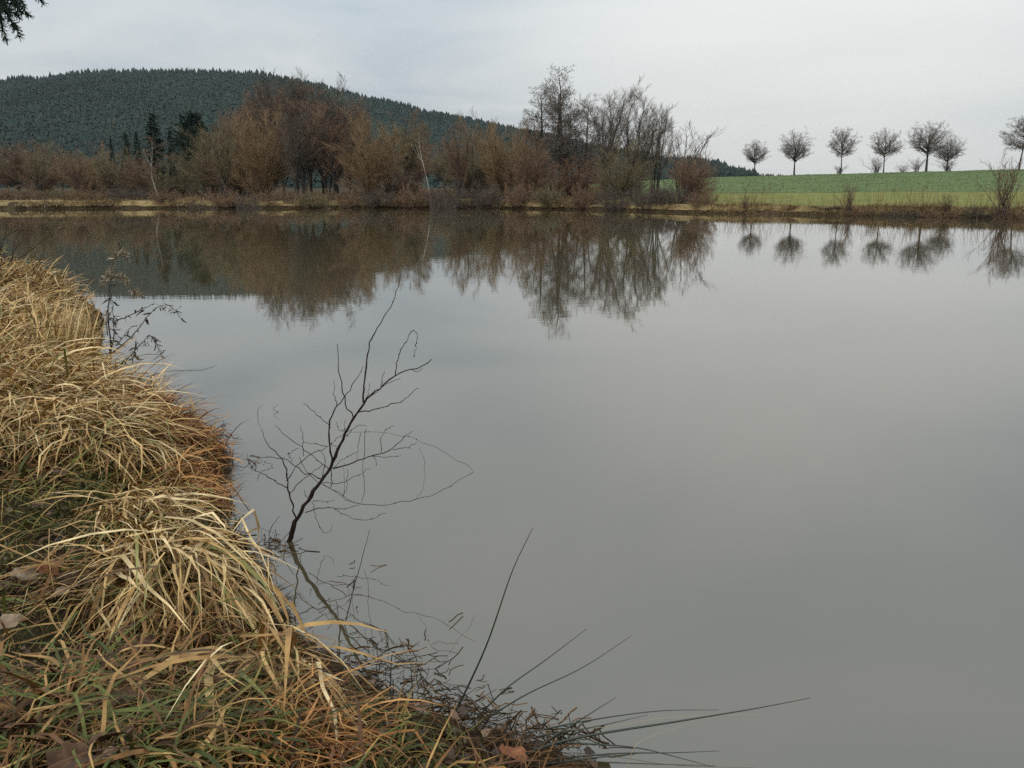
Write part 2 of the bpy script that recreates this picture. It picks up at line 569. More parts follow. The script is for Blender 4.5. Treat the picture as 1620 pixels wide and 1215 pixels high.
def dome(rng, n, cz, rxy, rz, lo=-0.6, inner=0.62, hi=1.0):
    """points through the outer part of an ellipsoid crown"""
    cz_ = rng.uniform(lo, hi, n)
    az = np.arange(n) * 2.39996 + rng.uniform(-.4, .4, n)
    q = np.sqrt(np.maximum(0, 1 - cz_ ** 2))
    k = rng.uniform(inner, 1.0, n)
    k2 = k * (1 + 0.10 * rng.normal(size=n))
    return np.stack([np.cos(az) * q * rxy * k2, np.sin(az) * q * rxy * k2, cz + cz_ * rz * k2], 1)


def broad_tree(seed):
    rng = np.random.default_rng(seed)
    h = 9.2
    l0 = stems(rng, 1, h * 0.92, 0.05, 0.16, 10, 0.04, 0.045, 0.0)
    tg = dome(rng, 30, h * 0.62, 2.35, h * 0.36, -0.85)
    f = np.clip(tg[:, 2] / h * 0.72 - rng.uniform(0.02, 0.14, len(tg)), 0.10, 0.9) * 9
    i = f.astype(int)
    st = l0[0][0][i] + (l0[0][0][np.minimum(i + 1, 9)] - l0[0][0][i]) * (f - i)[:, None]
    l1 = to_targets(rng, st, tg, rng.uniform(0.03, 0.07, len(tg)), 7, rng.uniform(0.75, 1.3, len(tg)), 0.10)
    l1 = (np.concatenate([l1[0], l0[0][:, [4, 5, 6, 7, 7, 8, 9]]]), np.concatenate([l1[1], l0[1][:, [4, 5, 6, 7, 7, 8, 9]] * 0.9]))
    l2 = grow(rng, *l1, 8, 0.2, 1.0, 0.7, 0.36, 5, 0.06, 0.13, 0.5, 0.4, lmin=0.5)
    l3 = grow(rng, *l2, 7, 0.12, 1.0, 0.6, 0.5, 3, 0.05, 0.13, 0.6, lmin=0.42)
    l4 = grow(rng, *l3, 5, 0.05, 1.0, 0.55, 0.7, 2, 0.05, 0.1, 0.75, lmin=0.30)
    for l in (l3, l4):
        np.maximum(l[1], 0.0058, out=l[1])
    return [(*l0, 7), (*l1, 5), (*l2, 3), (*l3, 3), (*l4, 3)], 2


def willow(seed, n=24, h=6.2, w=2.7, lo=-0.75, thick=0.045):
    rng = np.random.default_rng(seed)
    tg = dome(rng, n, h * 0.52, w, h * 0.44, lo, 0.5)
    az = rng.uniform(0, 6.28, n)
    st = np.stack([np.cos(az) * 0.3, np.sin(az) * 0.3, np.full(n, -0.15)], 1) * rng.uniform(0.2, 1, (n, 1))
    st[:, 2] = -0.15
    l0 = to_targets(rng, st, tg, thick * rng.uniform(0.5, 1.25, n), 8, rng.uniform(0.8, 1.5, n), 0.09)
    l1 = grow(rng, *l0, 9, 0.10, 1.0, 0.5, 0.36, 5, 0.10, 0.10, 0.5, 0.45, lmin=0.6)
    l2 = grow(rng, *l1, 7, 0.05, 1.0, 0.48, 0.5, 3, 0.08, 0.09, 0.6, lmin=0.5)
    l3 = grow(rng, *l2, 5, 0.0, 1.0, 0.42, 0.7, 2, 0.08, 0.07, 0.75, lmin=0.38)
    for l in (l1, l2, l3):
        np.maximum(l[1], 0.0055, out=l[1])
    return [(*l0, 5), (*l1, 4), (*l2, 3), (*l3, 3)], 1


def fan_tree(seed):
    """several steep trunks that part upwards, feathery upright twigs"""
    rng = np.random.default_rng(seed)
    h, n = 9.0, 9
    tg = dome(rng, n, h * 0.62, 2.0, h * 0.36, 0.0, 0.8)
    az = rng.uniform(0, 6.28, n)
    st = np.stack([np.cos(az) * 0.35, np.sin(az) * 0.35, np.full(n, -0.15)], 1)
    l0 = to_targets(rng, st, tg, 0.085 * rng.uniform(0.6, 1.2, n), 9, rng.uniform(1.1, 1.6, n), 0.06)
    l1 = grow(rng, *l0, 16, 0.22, 1.0, 0.5, 0.26, 6, 0.11, 0.09, 0.45, 0.5, lmin=0.9)
    l2 = grow(rng, *l1, 7, 0.1, 1.0, 0.45, 0.45, 3, 0.09, 0.09, 0.55, lmin=0.5)
    l3 = grow(rng, *l2, 5, 0.05, 1.0, 0.4, 0.65, 2, 0.09, 0.07, 0.75, lmin=0.36)
    for l in (l2, l3):
        np.maximum(l[1], 0.005, out=l[1])
    return [(*l0, 6), (*l1, 4), (*l2, 3), (*l3, 3)], 1


def few_stems(seed):
    rng = np.random.default_rng(seed)
    h, n = 5.0, 17
    tg = dome(rng, n, h * 0.6, 1.3, h * 0.4, 0.1, 0.6)
    az = rng.uniform(0, 6.28, n)
    st = np.stack([np.cos(az) * 0.4, np.sin(az) * 0.4, np.full(n, -0.15)], 1) * rng.uniform(0.2, 1, (n, 1))
    st[:, 2] = -0.15
    l0 = to_targets(rng, st, tg, 0.028 * rng.uniform(0.6, 1.2, n), 9, rng.uniform(1.0, 1.5, n), 0.06)
    l1 = grow(rng, *l0, 9, 0.15, 1.0, 0.45, 0.24, 4, 0.10, 0.10, 0.5, 0.5, lmin=0.5)
    l2 = grow(rng, *l1, 4, 0.1, 1.0, 0.45, 0.5, 2, 0.09, 0.09, 0.6, lmin=0.3)
    for l in (l1, l2):
        np.maximum(l[1], 0.0055, out=l[1])
    return [(*l0, 5), (*l1, 3), (*l2, 3)], 1


def alder(seed):
    rng = np.random.default_rng(seed)
    h = 11.0
    lead = np.array([(0.1, 0, h), (-1.1, 0.3, h * 0.86), (0.9, -0.2, h * 0.74)])
    st = np.array([(0, 0, -0.15), (-0.3, 0.1, -0.15), (0.35, 0, -0.15)])
    l0 = to_targets(rng, st, lead, np.array([0.15, 0.11, 0.10]), 10, 1.1, 0.025, 0.15)
    l1 = grow(rng, *l0, 36, 0.2, 0.99, 0.72, 0.19, 6, 0.09, 0.10, 0.32, 0.5, lmin=1.0)
    l2 = grow(rng, *l1, 8, 0.15, 1.0, 0.65, 0.42, 4, 0.05, 0.13, 0.6, lmin=0.4)
    l3 = grow(rng, *l2, 6, 0.1, 1.0, 0.6, 0.5, 2, 0.04, 0.12, 0.7, lmin=0.28)
    for l in (l2, l3):
        np.maximum(l[1], 0.0044, out=l[1])
    # cones and catkins: small dark octahedra near the twig ends
    tips = l3[0][:, -1]
    tips = tips[rng.uniform(size=len(tips)) < 0.9]
    o = np.array([(1, 0, 0), (0, 1, 0), (-1, 0, 0), (0, -1, 0), (0, 0, 1.6), (0, 0, -1.6)])
    T = np.array([(0, 1, 4), (1, 2, 4), (2, 3, 4), (3, 0, 4), (1, 0, 5), (2, 1, 5), (3, 2, 5), (0, 3, 5)])
    V = tips[:, None, :] + o[None] * rng.uniform(0.014, 0.034, (len(tips), 1, 1))
    TT = (T[None] + (np.arange(len(tips)) * 6)[:, None, None]).reshape(-1, 3)
    return [(*l0, 7), (*l1, 4), (*l2, 3), (*l3, 3)], 1, (V.reshape(-1, 3), None, TT)


def avenue(seed, bole=0.46):
    rng = np.random.default_rng(seed)
    h = 5.2
    l0 = stems(rng, 1, h * 0.8, 0.03, 0.12, 8, 0.06, 0.03, 0.0)
    tg = dome(rng, 80, h * 0.68, 1.75, h * 0.31, -0.9, 0.7)
    f = np.clip(bole / 0.8 + rng.uniform(-0.06, 0.08, len(tg)) + 0.55 * (tg[:, 2] / h - 0.55), 0.42, 0.95) * 7
    i = f.astype(int)
    st = l0[0][0][i] + (l0[0][0][np.minimum(i + 1, 7)] - l0[0][0][i]) * (f - i)[:, None]
    l1 = to_targets(rng, st, tg, rng.uniform(0.012, 0.028, len(tg)), 7, rng.uniform(0.75, 1.1, len(tg)), 0.08)
    l2 = grow(rng, *l1, 7, 0.35, 1.0, 0.7, 0.17, 4, 0.0, 0.12, 0.6, 0.45, lmin=0.25)
    l3 = grow(rng, *l2, 4, 0.15, 1.0, 0.6, 0.5, 3, 0.02, 0.14, 0.7, lmin=0.18)
    l4 = grow(rng, *l3, 3, 0.1, 1.0, 0.6, 0.6, 2, 0.02, 0.1, 0.8, lmin=0.14)
    for l in (l3, l4):
        np.maximum(l[1], 0.0037, out=l[1])
    return [(*l0, 7), (*l1, 5), (*l2, 4), (*l3, 3), (*l4, 3)], 2


def birch(seed):
    rng = np.random.default_rng(seed)
    l0 = stems(rng, 1, 8, 0.10, 0.075, 9, 0.02, 0.05, 0.0)
    f = grow(rng, *l0, 2, 0.45, 0.6, 0.4, 0.45, 6, 0.1, 0.06, 0.7, 0.1)
    l0b = f
    l1 = grow(rng, *l0, 14, 0.3, 0.98, 0.6, 0.22, 5, 0.05, 0.1, 0.3, 0.4)
    l2 = grow(rng, *l1, 8, 0.1, 1.0, 0.6, 0.5, 3, -0.03, 0.12, 0.6, lmin=0.3)
    l3 = grow(rng, *l2, 4, 0.1, 1.0, 0.6, 0.6, 2, -0.06, 0.12, 0.8, lmin=0.25)
    for l in (l2, l3):
        np.maximum(l[1], 0.006, out=l[1])
    return [(*l0, 6), (*l0b, 5), (*l1, 4), (*l2, 3), (*l3, 3)], 2


def bramble(seed):
    rng = np.random.default_rng(seed)
    l0 = stems(rng, 30, 2.4, 1.05, 0.02, 7, -0.03, 0.13, 0.9)
    l1 = grow(rng, *l0, 12, 0.03, 1.0, 0.7, 0.4, 4, 0.02, 0.16, 0.7, 0.3)
    l2 = grow(rng, *l1, 12, 0.1, 1.0, 0.7, 0.5, 2, 0.02, 0.15, 0.8, lmin=0.22)
    for l in (l0, l1, l2):
        np.maximum(l[1], 0.007, out=l[1])
    return [(*l0, 4), (*l1, 3), (*l2, 3)], 1


def conifer(seed, h=10.0, w=1.7, whorls=34, droop=0.25, round_top=False):
    """spruce: trunk, and whorls of drooping boughs each set with needle sprays"""
    rng = np.random.default_rng(seed)
    l0 = stems(rng, 1, h, 0.01, 0.16, 7, 0.05, 0.01, 0.0)
    mb = MB()
    mb2 = MB()
    for i in range(whorls):
        u = (i + 0.5) / whorls
        z = h * (0.06 + 0.93 * u)
        if round_top:
            rad = w * (0.35 + 0.9 * math.sin(math.pi * min(1, 0.18 + 0.8 * u))) * (0.75 if u < 0.3 else 1)
            if u < 0.22:
                continue
        else:
            rad = w * (1 - u) ** 0.75 + 0.10
        nb = int(9 if not round_top else 12)
        az = rng.uniform(0, 6.283, nb)
        L = rad * rng.uniform(0.6, 1.15, nb)
        K = 5
        s = np.linspace(0, 1, K)
        P = np.zeros((nb, K, 3))
        P[:, :, 0] = np.cos(az)[:, None] * L[:, None] * s
        P[:, :, 1] = np.sin(az)[:, None] * L[:, None] * s
        sign = 1 if round_top else -1
        P[:, :, 2] = z + rng.uniform(-.1, .1, nb)[:, None] + sign * droop * L[:, None] * (s ** 1.4) + (0.12 * L[:, None] * s ** 4)
        mb.add(*tubes(P, 0.012 + 0 * P[:, :, 0], 3))
        # sprays
        ns = 9
        tt = rng.uniform(0.15, 1.0, (nb, ns))
        f = tt * (K - 1)
        ii = np.clip(f.astype(int), 0, K - 2)
        ar = np.arange(nb)[:, None]
        pos = P[ar, ii] + (P[ar, ii + 1] - P[ar, ii]) * (f - ii)[..., None]
        dirv = norm(P[ar, ii + 1] - P[ar, ii])
        sd = norm(np.cross(dirv, np.array([0, 0, 1.0])))
        sgn = rng.choice([-1, 1], (nb, ns))[..., None]
        d = norm(dirv * 0.7 + sd * sgn * rng.uniform(0.2, 1.0, (nb, ns, 1)) + np.array([0, 0, -0.25 if not round_top else 0.35]) + 0.25 * rng.normal(size=(nb, ns, 3)))
        ln = (0.16 + 0.26 * rad) * rng.uniform(0.6, 1.2, (nb, ns))[..., None]
        PP = np.stack([pos, pos + d * ln * 0.5 + [0, 0, 0.01], pos + d * ln], 2).reshape(-1, 3, 3)
        W = np.array([0.03, 0.075, 0.012])[None, :] * rng.uniform(0.7, 1.3, (len(PP), 1)) * (1.4 if round_top else 1.0)
        side = norm(np.cross(d.reshape(-1, 3), rng.normal(size=(len(PP), 3))))
        mb2.add(*ribbons(PP, W, np.repeat(side[:, None, :], 3, 1)))
    a = MB().add(*tubes(*l0, 6)).data('conifer_trunk', M['bark_dark'], True)
    mb2.add(np.concatenate(mb.V), np.concatenate([q for q in mb.Q]) if False else None)
    k = MB()
    for V, Q in zip(mb.V, mb.Q):
        pass
    return a, (mb, mb2)


def conifer_data(seed, **kw):
    a, (mb, mb2) = conifer(seed, **kw)
    allb = MB()
    allb.add(np.concatenate(mb.V), np.concatenate(mb.Q))
    V2 = np.concatenate(mb2.V)
    allb.add(V2, np.concatenate(mb2.Q))
    return a, allb.data('conifer_crown', M['conifer'])


PROTO = {}


WP = dict(avenue=99.6)


def proto(kind, *datas):
    """measure a kind once: height and half width, so that a place can ask for its own size"""
    co = np.empty(len(datas[1].vertices) * 3, np.float32)
    datas[1].vertices.foreach_get('co', co)
    co = co.reshape(-1, 3)
    PROTO.setdefault(kind, []).append((datas[0], datas[1], float(np.percentile(co[:, 2], 99.7)), float(np.percentile(np.abs(co[:, 0]), WP.get(kind, 97)))))


for s_ in (11, 12, 13):
    l, sp = broad_tree(s_)
    proto('broad', *build_woody('broad', l, sp, 'bark_dark', 'twig_dark'))
for s_ in (21, 22, 23):
    l, sp = willow(s_)
    proto('willow', *build_woody('willow', l, sp, 'bark_brown', 'twig_orange'))
for s_ in (31, 32):
    l, sp, ex = alder(s_)
    proto('alder', *build_woody('alder', l, sp, 'bark_dark', 'twig_dark', ex))
for s_ in (41, 42):
    l, sp = fan_tree(s_)
    proto('fan', *build_woody('fan', l, sp, 'bark_grey', 'twig_olive'))
for s_ in (45, 46):
    l, sp = few_stems(s_)
    proto('thin', *build_woody('thin', l, sp, 'bark_grey', 'twig_rust'))
for s_ in (51, 52, 53, 54):
    l, sp = avenue(s_)
    proto('avenue', *build_woody('avenue', l, sp, 'bark_grey', 'twig_grey'))
for s_ in (61, 62):
    l, sp = birch(s_)
    proto('birch', *build_woody('birch', l, sp, 'bark_birch', 'twig_rust'))
for s_ in (71, 72, 73):
    l, sp = bramble(s_)
    proto('bramble', *build_woody('bramble', l, sp, 'bark_brown', 'twig_rust'))
for s_ in (81, 82):
    proto('spruce', *conifer_data(s_))
proto('pine', *conifer_data(83, h=8.0, w=2.0, whorls=20, droop=0.35, round_top=True))

NAMES = dict(broad='bare_tree', willow='willow_bush', alder='alder_tree', fan='willow_tree', thin='bare_shrub', avenue='roadside_tree', birch='birch_tree',
             bramble='bramble_bush', spruce='spruce_tree', pine='pine_tree')
CATS = dict(broad='tree', willow='bush', alder='tree', fan='tree', thin='shrub', avenue='tree', birch='tree', bramble='bush', spruce='tree', pine='tree')
prng = np.random.default_rng(99)
_count = {}


def plant(kind, px, top, wpx, Y, label, group, twig=None, lean=0.0, variant=None, rot=None, sink=0.05):
    """one tree or bush: photo column, top row and full crown width in pixels, and its true distance"""
    x, _, zt = at_y(px, top, Y)
    x, zt = float(x), float(zt)
    g = float(ground_h(x, Y))
    i = _count.get(kind, 0) if variant is None else variant
    _count[kind] = i + 1
    tr, cr, h0, w0 = PROTO[kind][i % len(PROTO[kind])]
    sz = (zt - g) / h0
    sx = (wpx / 2 / F_PX * Y * CP) / w0
    root = link(NAMES[kind], None, None, (x, Y, g - sink))
    root.empty_display_size = 0.3
    tag(root, label, CATS[kind], group)
    a = link('trunk' if kind not in ('bramble',) else 'stems', tr, root)
    c = link('crown', cr, root)
    for o in (a, c):
        o.scale = (sx, sx, sz)
        o.rotation_euler = (0, lean, 0)
    r = prng.uniform(0, 6.28) if rot is None else rot
    root.rotation_euler = (0, 0, r if lean == 0 else 0)
    if twig:
        c.material_slots[0].link = 'OBJECT'
        c.material_slots[0].material = M[twig]
    return root


# ------------------------------------------------------------------ trees along the far bank, left to right
G1, G2, G3, G4 = 'bare trees and bushes along the far bank', 'evergreens behind the far bank', 'trees along the crest of the field', 'brambles on the far bank'
T = [
    ('broad', 22, 222, 75, 118, 'reddish bare tree at the left end of the far bank', G1, 'twig_rust'),
    ('willow', 62, 232, 70, 112, 'low brown bush beside the reddish tree at the left end of the far bank', G1, 'twig_rust'),
    ('broad', 92, 236, 60, 140, 'small dim bare tree in the gap between the two leftmost brown thickets', G1, 'twig_olive'),
    ('willow', 138, 226, 88, 108, 'rounded orange brown willow bush left of the dark spruces', G1, 'twig_orange'),
    ('willow', 178, 234, 70, 104, 'olive brown willow bush just left of the leaning white birch', G1, 'twig_olive'),
    ('willow', 214, 246, 56, 100, 'rust red bush directly behind the leaning white birch', G1, 'twig_rust'),
    ('willow', 252, 254, 50, 98, 'brown bush hiding the foot of the tallest spruce', G1, 'twig_olive'),
    ('willow', 285, 240, 48, 106, 'small brown bush below the round pine', G1, 'twig_olive'),
    ('willow', 328, 206, 92, 98, 'brown willow bush in front of the round pine, edge of the tall thicket', G1, 'twig_olive'),
    ('willow', 372, 178, 104, 94, 'big rusty willow on the rising left shoulder of the tall thicket', G1, 'twig_rust'),
    ('willow', 412, 172, 96, 90, 'orange willow in front of the tallest dark trees of the thicket', G1, 'twig_orange'),
    ('broad', 398, 148, 90, 112, 'bare tree showing over the left shoulder of the tall thicket', G1, 'twig_rust'),
    ('broad', 440, 121, 95, 104, 'tallest dark bare tree of the thicket, its top against the hill crest', G1, None),
    ('broad', 484, 119, 95, 100, 'second tall dark bare tree whose top breaks the hill line', G1, None),
    ('broad', 524, 128, 90, 97, 'tall bare tree with forked limbs at the right of the thicket', G1, None),
    ('broad', 420, 136, 84, 108, 'bare tree filling the left side of the tall thicket crown', G1, 'twig_rust'),
    ('broad', 462, 130, 88, 100, 'bare tree between the two tallest dark trees of the thicket', G1, 'twig_rust'),
    ('broad', 504, 134, 88, 106, 'bare tree behind the second tall dark tree of the thicket', G1, 'twig_olive'),
    ('broad', 548, 152, 74, 100, 'lower bare tree on the right shoulder of the tall thicket', G1, 'twig_rust'),
    ('broad', 372, 166, 76, 110, 'rusty bare tree low on the left shoulder of the tall thicket', G1, 'twig_rust'),
    ('fan', 468, 160, 100, 86, 'many stemmed dark tree leaning apart at the thicket front', G1, 'twig_dark'),
    ('fan', 520, 158, 92, 88, 'leaning many stemmed tree with trunks slanting right at the thicket edge', G1, 'twig_rust'),
    ('willow', 582, 176, 92, 84, 'rounded orange willow standing alone right of the tall thicket', G1, 'twig_orange'),
    ('broad', 640, 182, 62, 96, 'thin bare tree with a forked trunk in the gap left of the upright birch', G1, 'twig_olive'),
    ('alder', 655, 172, 48, 104, 'slim bare tree just left of the upright birch', G1, 'twig_rust'),
    ('willow', 745, 180, 92, 92, 'olive willow with long upright shoots right of the upright birch', G1, 'twig_olive'),
    ('fan', 728, 186, 62, 86, 'slanting many stemmed bare tree next to the upright birch', G1, 'twig_rust'),
    ('willow', 797, 190, 84, 86, 'orange brown willow left of the tallest alders', G1, 'twig_orange'),
    ('willow', 838, 214, 66, 82, 'lower orange willow at the foot of the left alder', G1, 'twig_rust'),
    ('alder', 864, 136, 70, 90, 'left of the tall alders with dark cones against the sky', G1, None),
    ('alder', 895, 108, 96, 88, 'tallest alder, straight dark trunk and cones against the pale sky', G1, 'twig_grey'),
    ('alder', 926, 150, 50, 91, 'slim alder on the right side of the tallest alder', G1, 'twig_grey'),
    ('fan', 962, 140, 84, 84, 'upright fan shaped willow tree right of the alders', G1, 'twig_grey'),
    ('fan', 1008, 131, 88, 82, 'broad fan shaped willow tree with the highest feathery crown right of the alders', G1, 'twig_grey'),
    ('willow', 985, 218, 100, 78, 'dense brown willow growth at the foot of the feathery willow trees', G1, 'twig_olive'),
    ('fan', 52, 224, 46, 100, 'slim olive tree with parted stems near the left end of the far bank', G1, 'twig_olive'),
    ('fan', 118, 238, 40, 96, 'small tree with parted stems left of the rounded orange willow', G1, 'twig_rust'),
    ('fan', 346, 188, 56, 90, 'upright olive tree with parted stems on the left flank of the tall thicket', G1, 'twig_olive'),
    ('fan', 612, 196, 44, 88, 'slim upright tree just right of the lone orange willow', G1, 'twig_olive'),
    ('fan', 1042, 166, 50, 86, 'slim feathery tree on the right flank of the willow trees', G1, 'twig_grey'),
    ('thin', 1086, 192, 86, 74, 'thin stemmed fan shaped bush at the right end of the wooded bank', G1, 'twig_grey'),
    ('willow', 1100, 240, 72, 71, 'dense rusty bush closing the wooded bank beside the green field', G1, 'twig_rust'),
    ('willow', 905, 250, 90, 82, 'rusty undergrowth bush between the alder trunks', G1, 'twig_rust'),
    ('willow', 630, 262, 70, 90, 'low rusty bush in the gap left of the upright birch', G1, 'twig_rust'),
]
for k_, px, top, wpx, Y, lab, grp, tw in T:
    plant(k_, px, top, wpx, Y, lab, grp, tw)
plant('birch', 242, 214, 46, 93, 'leaning white trunked birch in front of the dark spruces', G1, None, lean=-0.05)
plant('birch', 679, 196, 44, 82, 'upright white trunked birch in the middle of the far bank', G1, None, lean=-0.04)
for px, top, wpx, Y, lab in ((198, 208, 17, 132, 'short dark spruce leftmost of the evergreens'), (215, 208, 19, 130, 'short dark spruce touching the tallest spruce'),
                             (240, 179, 27, 124, 'tallest narrow dark spruce behind the leaning birch'), (268, 201, 18, 126, 'slim dark spruce between the tallest spruce and the pine'),
                             (272, 256, 18, 100, 'low dark evergreen below the slim spruce'), (174, 216, 12, 150, 'tiny dark spruce tip showing above the brown willow bushes')):
    plant('spruce', px, top, wpx * (1.3 if top < 185 else 1.0), Y, lab, G2)
plant('pine', 303, 179, 56, 122, 'round crowned dark pine left of the tall brown thicket', G2)

for i, (px, wpx, top, Y, lab) in enumerate((
        (24, 60, 292, 84, 'low brown scrub on the left end of the far bank'), (95, 60, 294, 84, 'brown scrub below the gap on the left of the far bank'),
        (150, 70, 290, 82, 'brown scrub below the rounded orange willow'), (205, 56, 288, 82, 'dark scrub left of the leaning birch foot'),
        (262, 50, 296, 81, 'short scrub right of the leaning birch foot'), (310, 46, 310, 77, 'dark tangle hanging over the water below the pine'),
        (352, 54, 294, 80, 'brown scrub below the shoulder of the tall thicket'), (392, 44, 298, 77.5, 'orange scrub at the water below the tall thicket'),
        (440, 60, 292, 80, 'reddish scrub at the foot of the tallest bare tree'), (500, 60, 294, 80, 'reddish scrub under the leaning trunks'),
        (550, 50, 298, 80, 'scrub between the thicket and the lone orange willow'), (600, 56, 290, 80, 'scrub at the foot of the lone orange willow'),
        (650, 54, 286, 80, 'rusty scrub left of the upright birch foot'), (700, 48, 306, 76.2, 'dark bush overhanging the water right of the upright birch'),
        (712, 62, 280, 79, 'tall orange reddish scrub behind the overhanging dark bush'), (765, 60, 284, 80, 'rusty scrub at the foot of the olive willow'),
        (820, 56, 282, 79, 'rusty scrub left of the alder trunks'), (872, 54, 284, 78, 'rusty scrub in front of the alder trunks'),
        (925, 54, 284, 76, 'rusty scrub right of the alder trunks'), (972, 60, 290, 73, 'dense dark scrub on the bank below the feathery willows'),
        (1020, 64, 280, 71, 'dark bramble mound at the water left of the bank end'), (1066, 64, 284, 69, 'dark bramble mound at the water under the thin stemmed bush'),
        (1112, 50, 296, 67, 'reddish bramble mound ending the wooded bank'))):
    plant('bramble', px, top, wpx, Y, lab, G4, ('twig_rust', 'twig_olive', 'twig_rust', 'twig_dark')[i % 4] if 'dark' not in lab else 'twig_dark')

# dim second row
for px, top, wpx, Y, what in ((6, 236, 60, 175, 'at the left edge of the far bank'), (48, 244, 56, 190, 'behind the low brown bush at the left end'), (112, 240, 60, 200, 'in the gap left of the rounded orange willow'),
                              (160, 248, 60, 180, 'behind the rounded orange willow'), (228, 250, 56, 170, 'below the spruces behind the leaning birch'), (318, 232, 60, 160, 'below the round pine'),
                              (612, 222, 50, 170, 'right of the lone orange willow'), (664, 226, 60, 190, 'behind the upright birch'), (702, 230, 56, 180, 'in the gap right of the upright birch'),
                              (770, 214, 60, 150, 'between the two willows right of the upright birch'), (826, 222, 60, 150, 'left of the alders'), (940, 226, 56, 150, 'between the alders and the feathery willows'),
                              (1016, 238, 54, 150, 'behind the feathery willows')):
    plant('broad', px, top, wpx, Y, 'dim bare tree in the second row ' + what, 'second row of bare trees', 'twig_olive' if px % 4 else 'twig_rust')

# trees on the crest of the field
for i, (px, top, wpx, Y, lab) in enumerate((
        (1197, 221, 46, 137, 'smallest roadside tree with a flat crown, leftmost on the field crest'), (1261, 205, 52, 137, 'roadside tree with an open rounded crown second from the left on the field crest'),
        (1336, 202, 46, 137, 'roadside tree with a spiky crown above a small bush on the field crest'), (1404, 202, 52, 137, 'roadside tree with the pale grey bush behind its trunk'),
        (1473, 192, 74, 136, 'largest round roadside tree of the field crest'), (1503, 214, 52, 142, 'lower round tree overlapping the right side of the largest roadside tree'),
        (1622, 184, 64, 132, 'bare roadside tree cut off by the right edge of the photo'))):
    plant('avenue', px, top, wpx, Y, lab, G3)
for px, top, wpx, Y, lab in ((1328, 260, 24, 139, 'small bush under the spiky roadside tree'), (1388, 245, 34, 152, 'pale grey bush behind the fourth roadside tree'),
                             (1430, 258, 22, 150, 'tiny grey bush left of the largest roadside tree'), (1452, 248, 30, 139, 'bush under the left side of the largest roadside tree'), (1502, 250, 34, 139, 'bush under the right side of the largest roadside tree')):
    plant('thin', px, top, wpx, Y, lab, G3, 'twig_grey')
# stems on the field bank
for px, top, wpx, Y, lab in ((1345, 284, 34, 60.5, 'thin stemmed bare shrub standing on the field bank'), (1600, 240, 56, 54.5, 'bare shrub on the field bank at the right edge of the photo'),
                             (1180, 306, 20, 65, 'tiny bare shrub on the field bank beside the brambles'), (1500, 302, 30, 57.5, 'low bare shrub on the field bank below the largest roadside tree')):
    plant('thin', px, top, wpx, Y, lab, 'bare shrubs on the field bank', 'twig_rust')
for i, (px, wpx, top, Y, lab) in enumerate(((1225, 40, 327, 63.4, 'dark clump of scrub on the field bank nearest the wooded bank'), (1310, 56, 324, 61.5, 'brown scrub mound left of the thin shrub on the field bank'),
                                            (1362, 50, 324, 60, 'brown scrub mound right of the thin shrub on the field bank'), (1425, 56, 326, 58.5, 'brown scrub mound below the fourth roadside tree'),
                                            (1490, 60, 324, 57, 'brown scrub mound below the largest roadside tree'), (1552, 60, 323, 55.5, 'brown scrub mound near the right end of the field bank'),
                                            (1608, 56, 318, 54, 'tall brown scrub at the right edge of the field bank'))):
    plant('bramble', px, top, wpx, Y, lab, 'scrub mounds on the field bank', ('twig_rust', 'twig_dark')[i % 2])

# ------------------------------------------------------------------ forests (one mass each)
def forest(name, pts_x, pts_y, z, hs, ws, mat, label, seed):
    rng = np.random.default_rng(seed)
    n = len(pts_x)
    S = 6
    V, Tt = [], []
    base = 0
    for tier, (z0, z1, rr) in enumerate(((0.12, 0.62, 1.0), (0.40, 0.84, 0.72), (0.66, 1.0, 0.42))):
        a = np.arange(S) * 2 * np.pi / S
        ang = a[None, :] + rng.uniform(0, 6.28, (n, 1))
        r = ws[:, None] * rr * rng.uniform(0.6, 1.25, (n, S))
        ring = np.stack([pts_x[:, None] + r * np.cos(ang), pts_y[:, None] + r * np.sin(ang), (z + hs * z0)[:, None] + hs[:, None] * rng.uniform(-0.08, 0.08, (n, S))], -1)
        apex = np.stack([pts_x + rng.normal(0, 0.15, n), pts_y, z + hs * z1], -1)[:, None, :]
        vv = np.concatenate([ring, apex], 1)
        V.append(vv.reshape(-1, 3))
        k = np.arange(S)
        tri = np.stack([k, (k + 1) % S, np.full(S, S)], -1)
        Tt.append((tri[None] + (np.arange(n) * (S + 1))[:, None, None]).reshape(-1, 3) + base)
        base += n * (S + 1)
    me = mesh_data(name, np.concatenate(V), None, np.concatenate(Tt), mat)
    return tag(link(name, me), label, kind='stuff')


frng = np.random.default_rng(5)
fx, fy = [], []
step = 5.4
gx, gy = np.meshgrid(np.arange(-1350, 330, step), np.arange(470, 1290, step * 1.25))
fx = (gx + frng.uniform(-.45, .45, gx.shape) * step).ravel()
fy = (gy + frng.uniform(-.45, .45, gy.shape) * step).ravel()
keep = (np.abs(fx) < fy * 1.05 + 30) & (np.interp(fx, _hx, _hz) > 14) & (fx < fy * 0.235)
fx, fy = fx[keep], fy[keep]
fh = TREE_H * frng.uniform(0.6, 1.12, len(fx)) * (1 + 0.28 * vnoise(fx * .05, fy * .05, 6))
t = M['hill_conifer'].node_tree
p = t.nodes['Principled BSDF']
lk = p.inputs['Base Color'].links[0]
src = lk.from_socket
tx = t.nodes.new('ShaderNodeTexCoord')
nz = t.nodes.new('ShaderNodeTexNoise')
nz.inputs['Scale'].default_value = 0.008
nz.inputs['Detail'].default_value = 4
t.links.new(tx.outputs['Object'], nz.inputs['Vector'])
rp = t.nodes.new('ShaderNodeValToRGB')
set_ramp(rp, [(0.35, (0.42, 0.52, 0.50)), (0.5, (0.70, 0.80, 0.78)), (0.65, (1.0, 1.02, 0.92))])
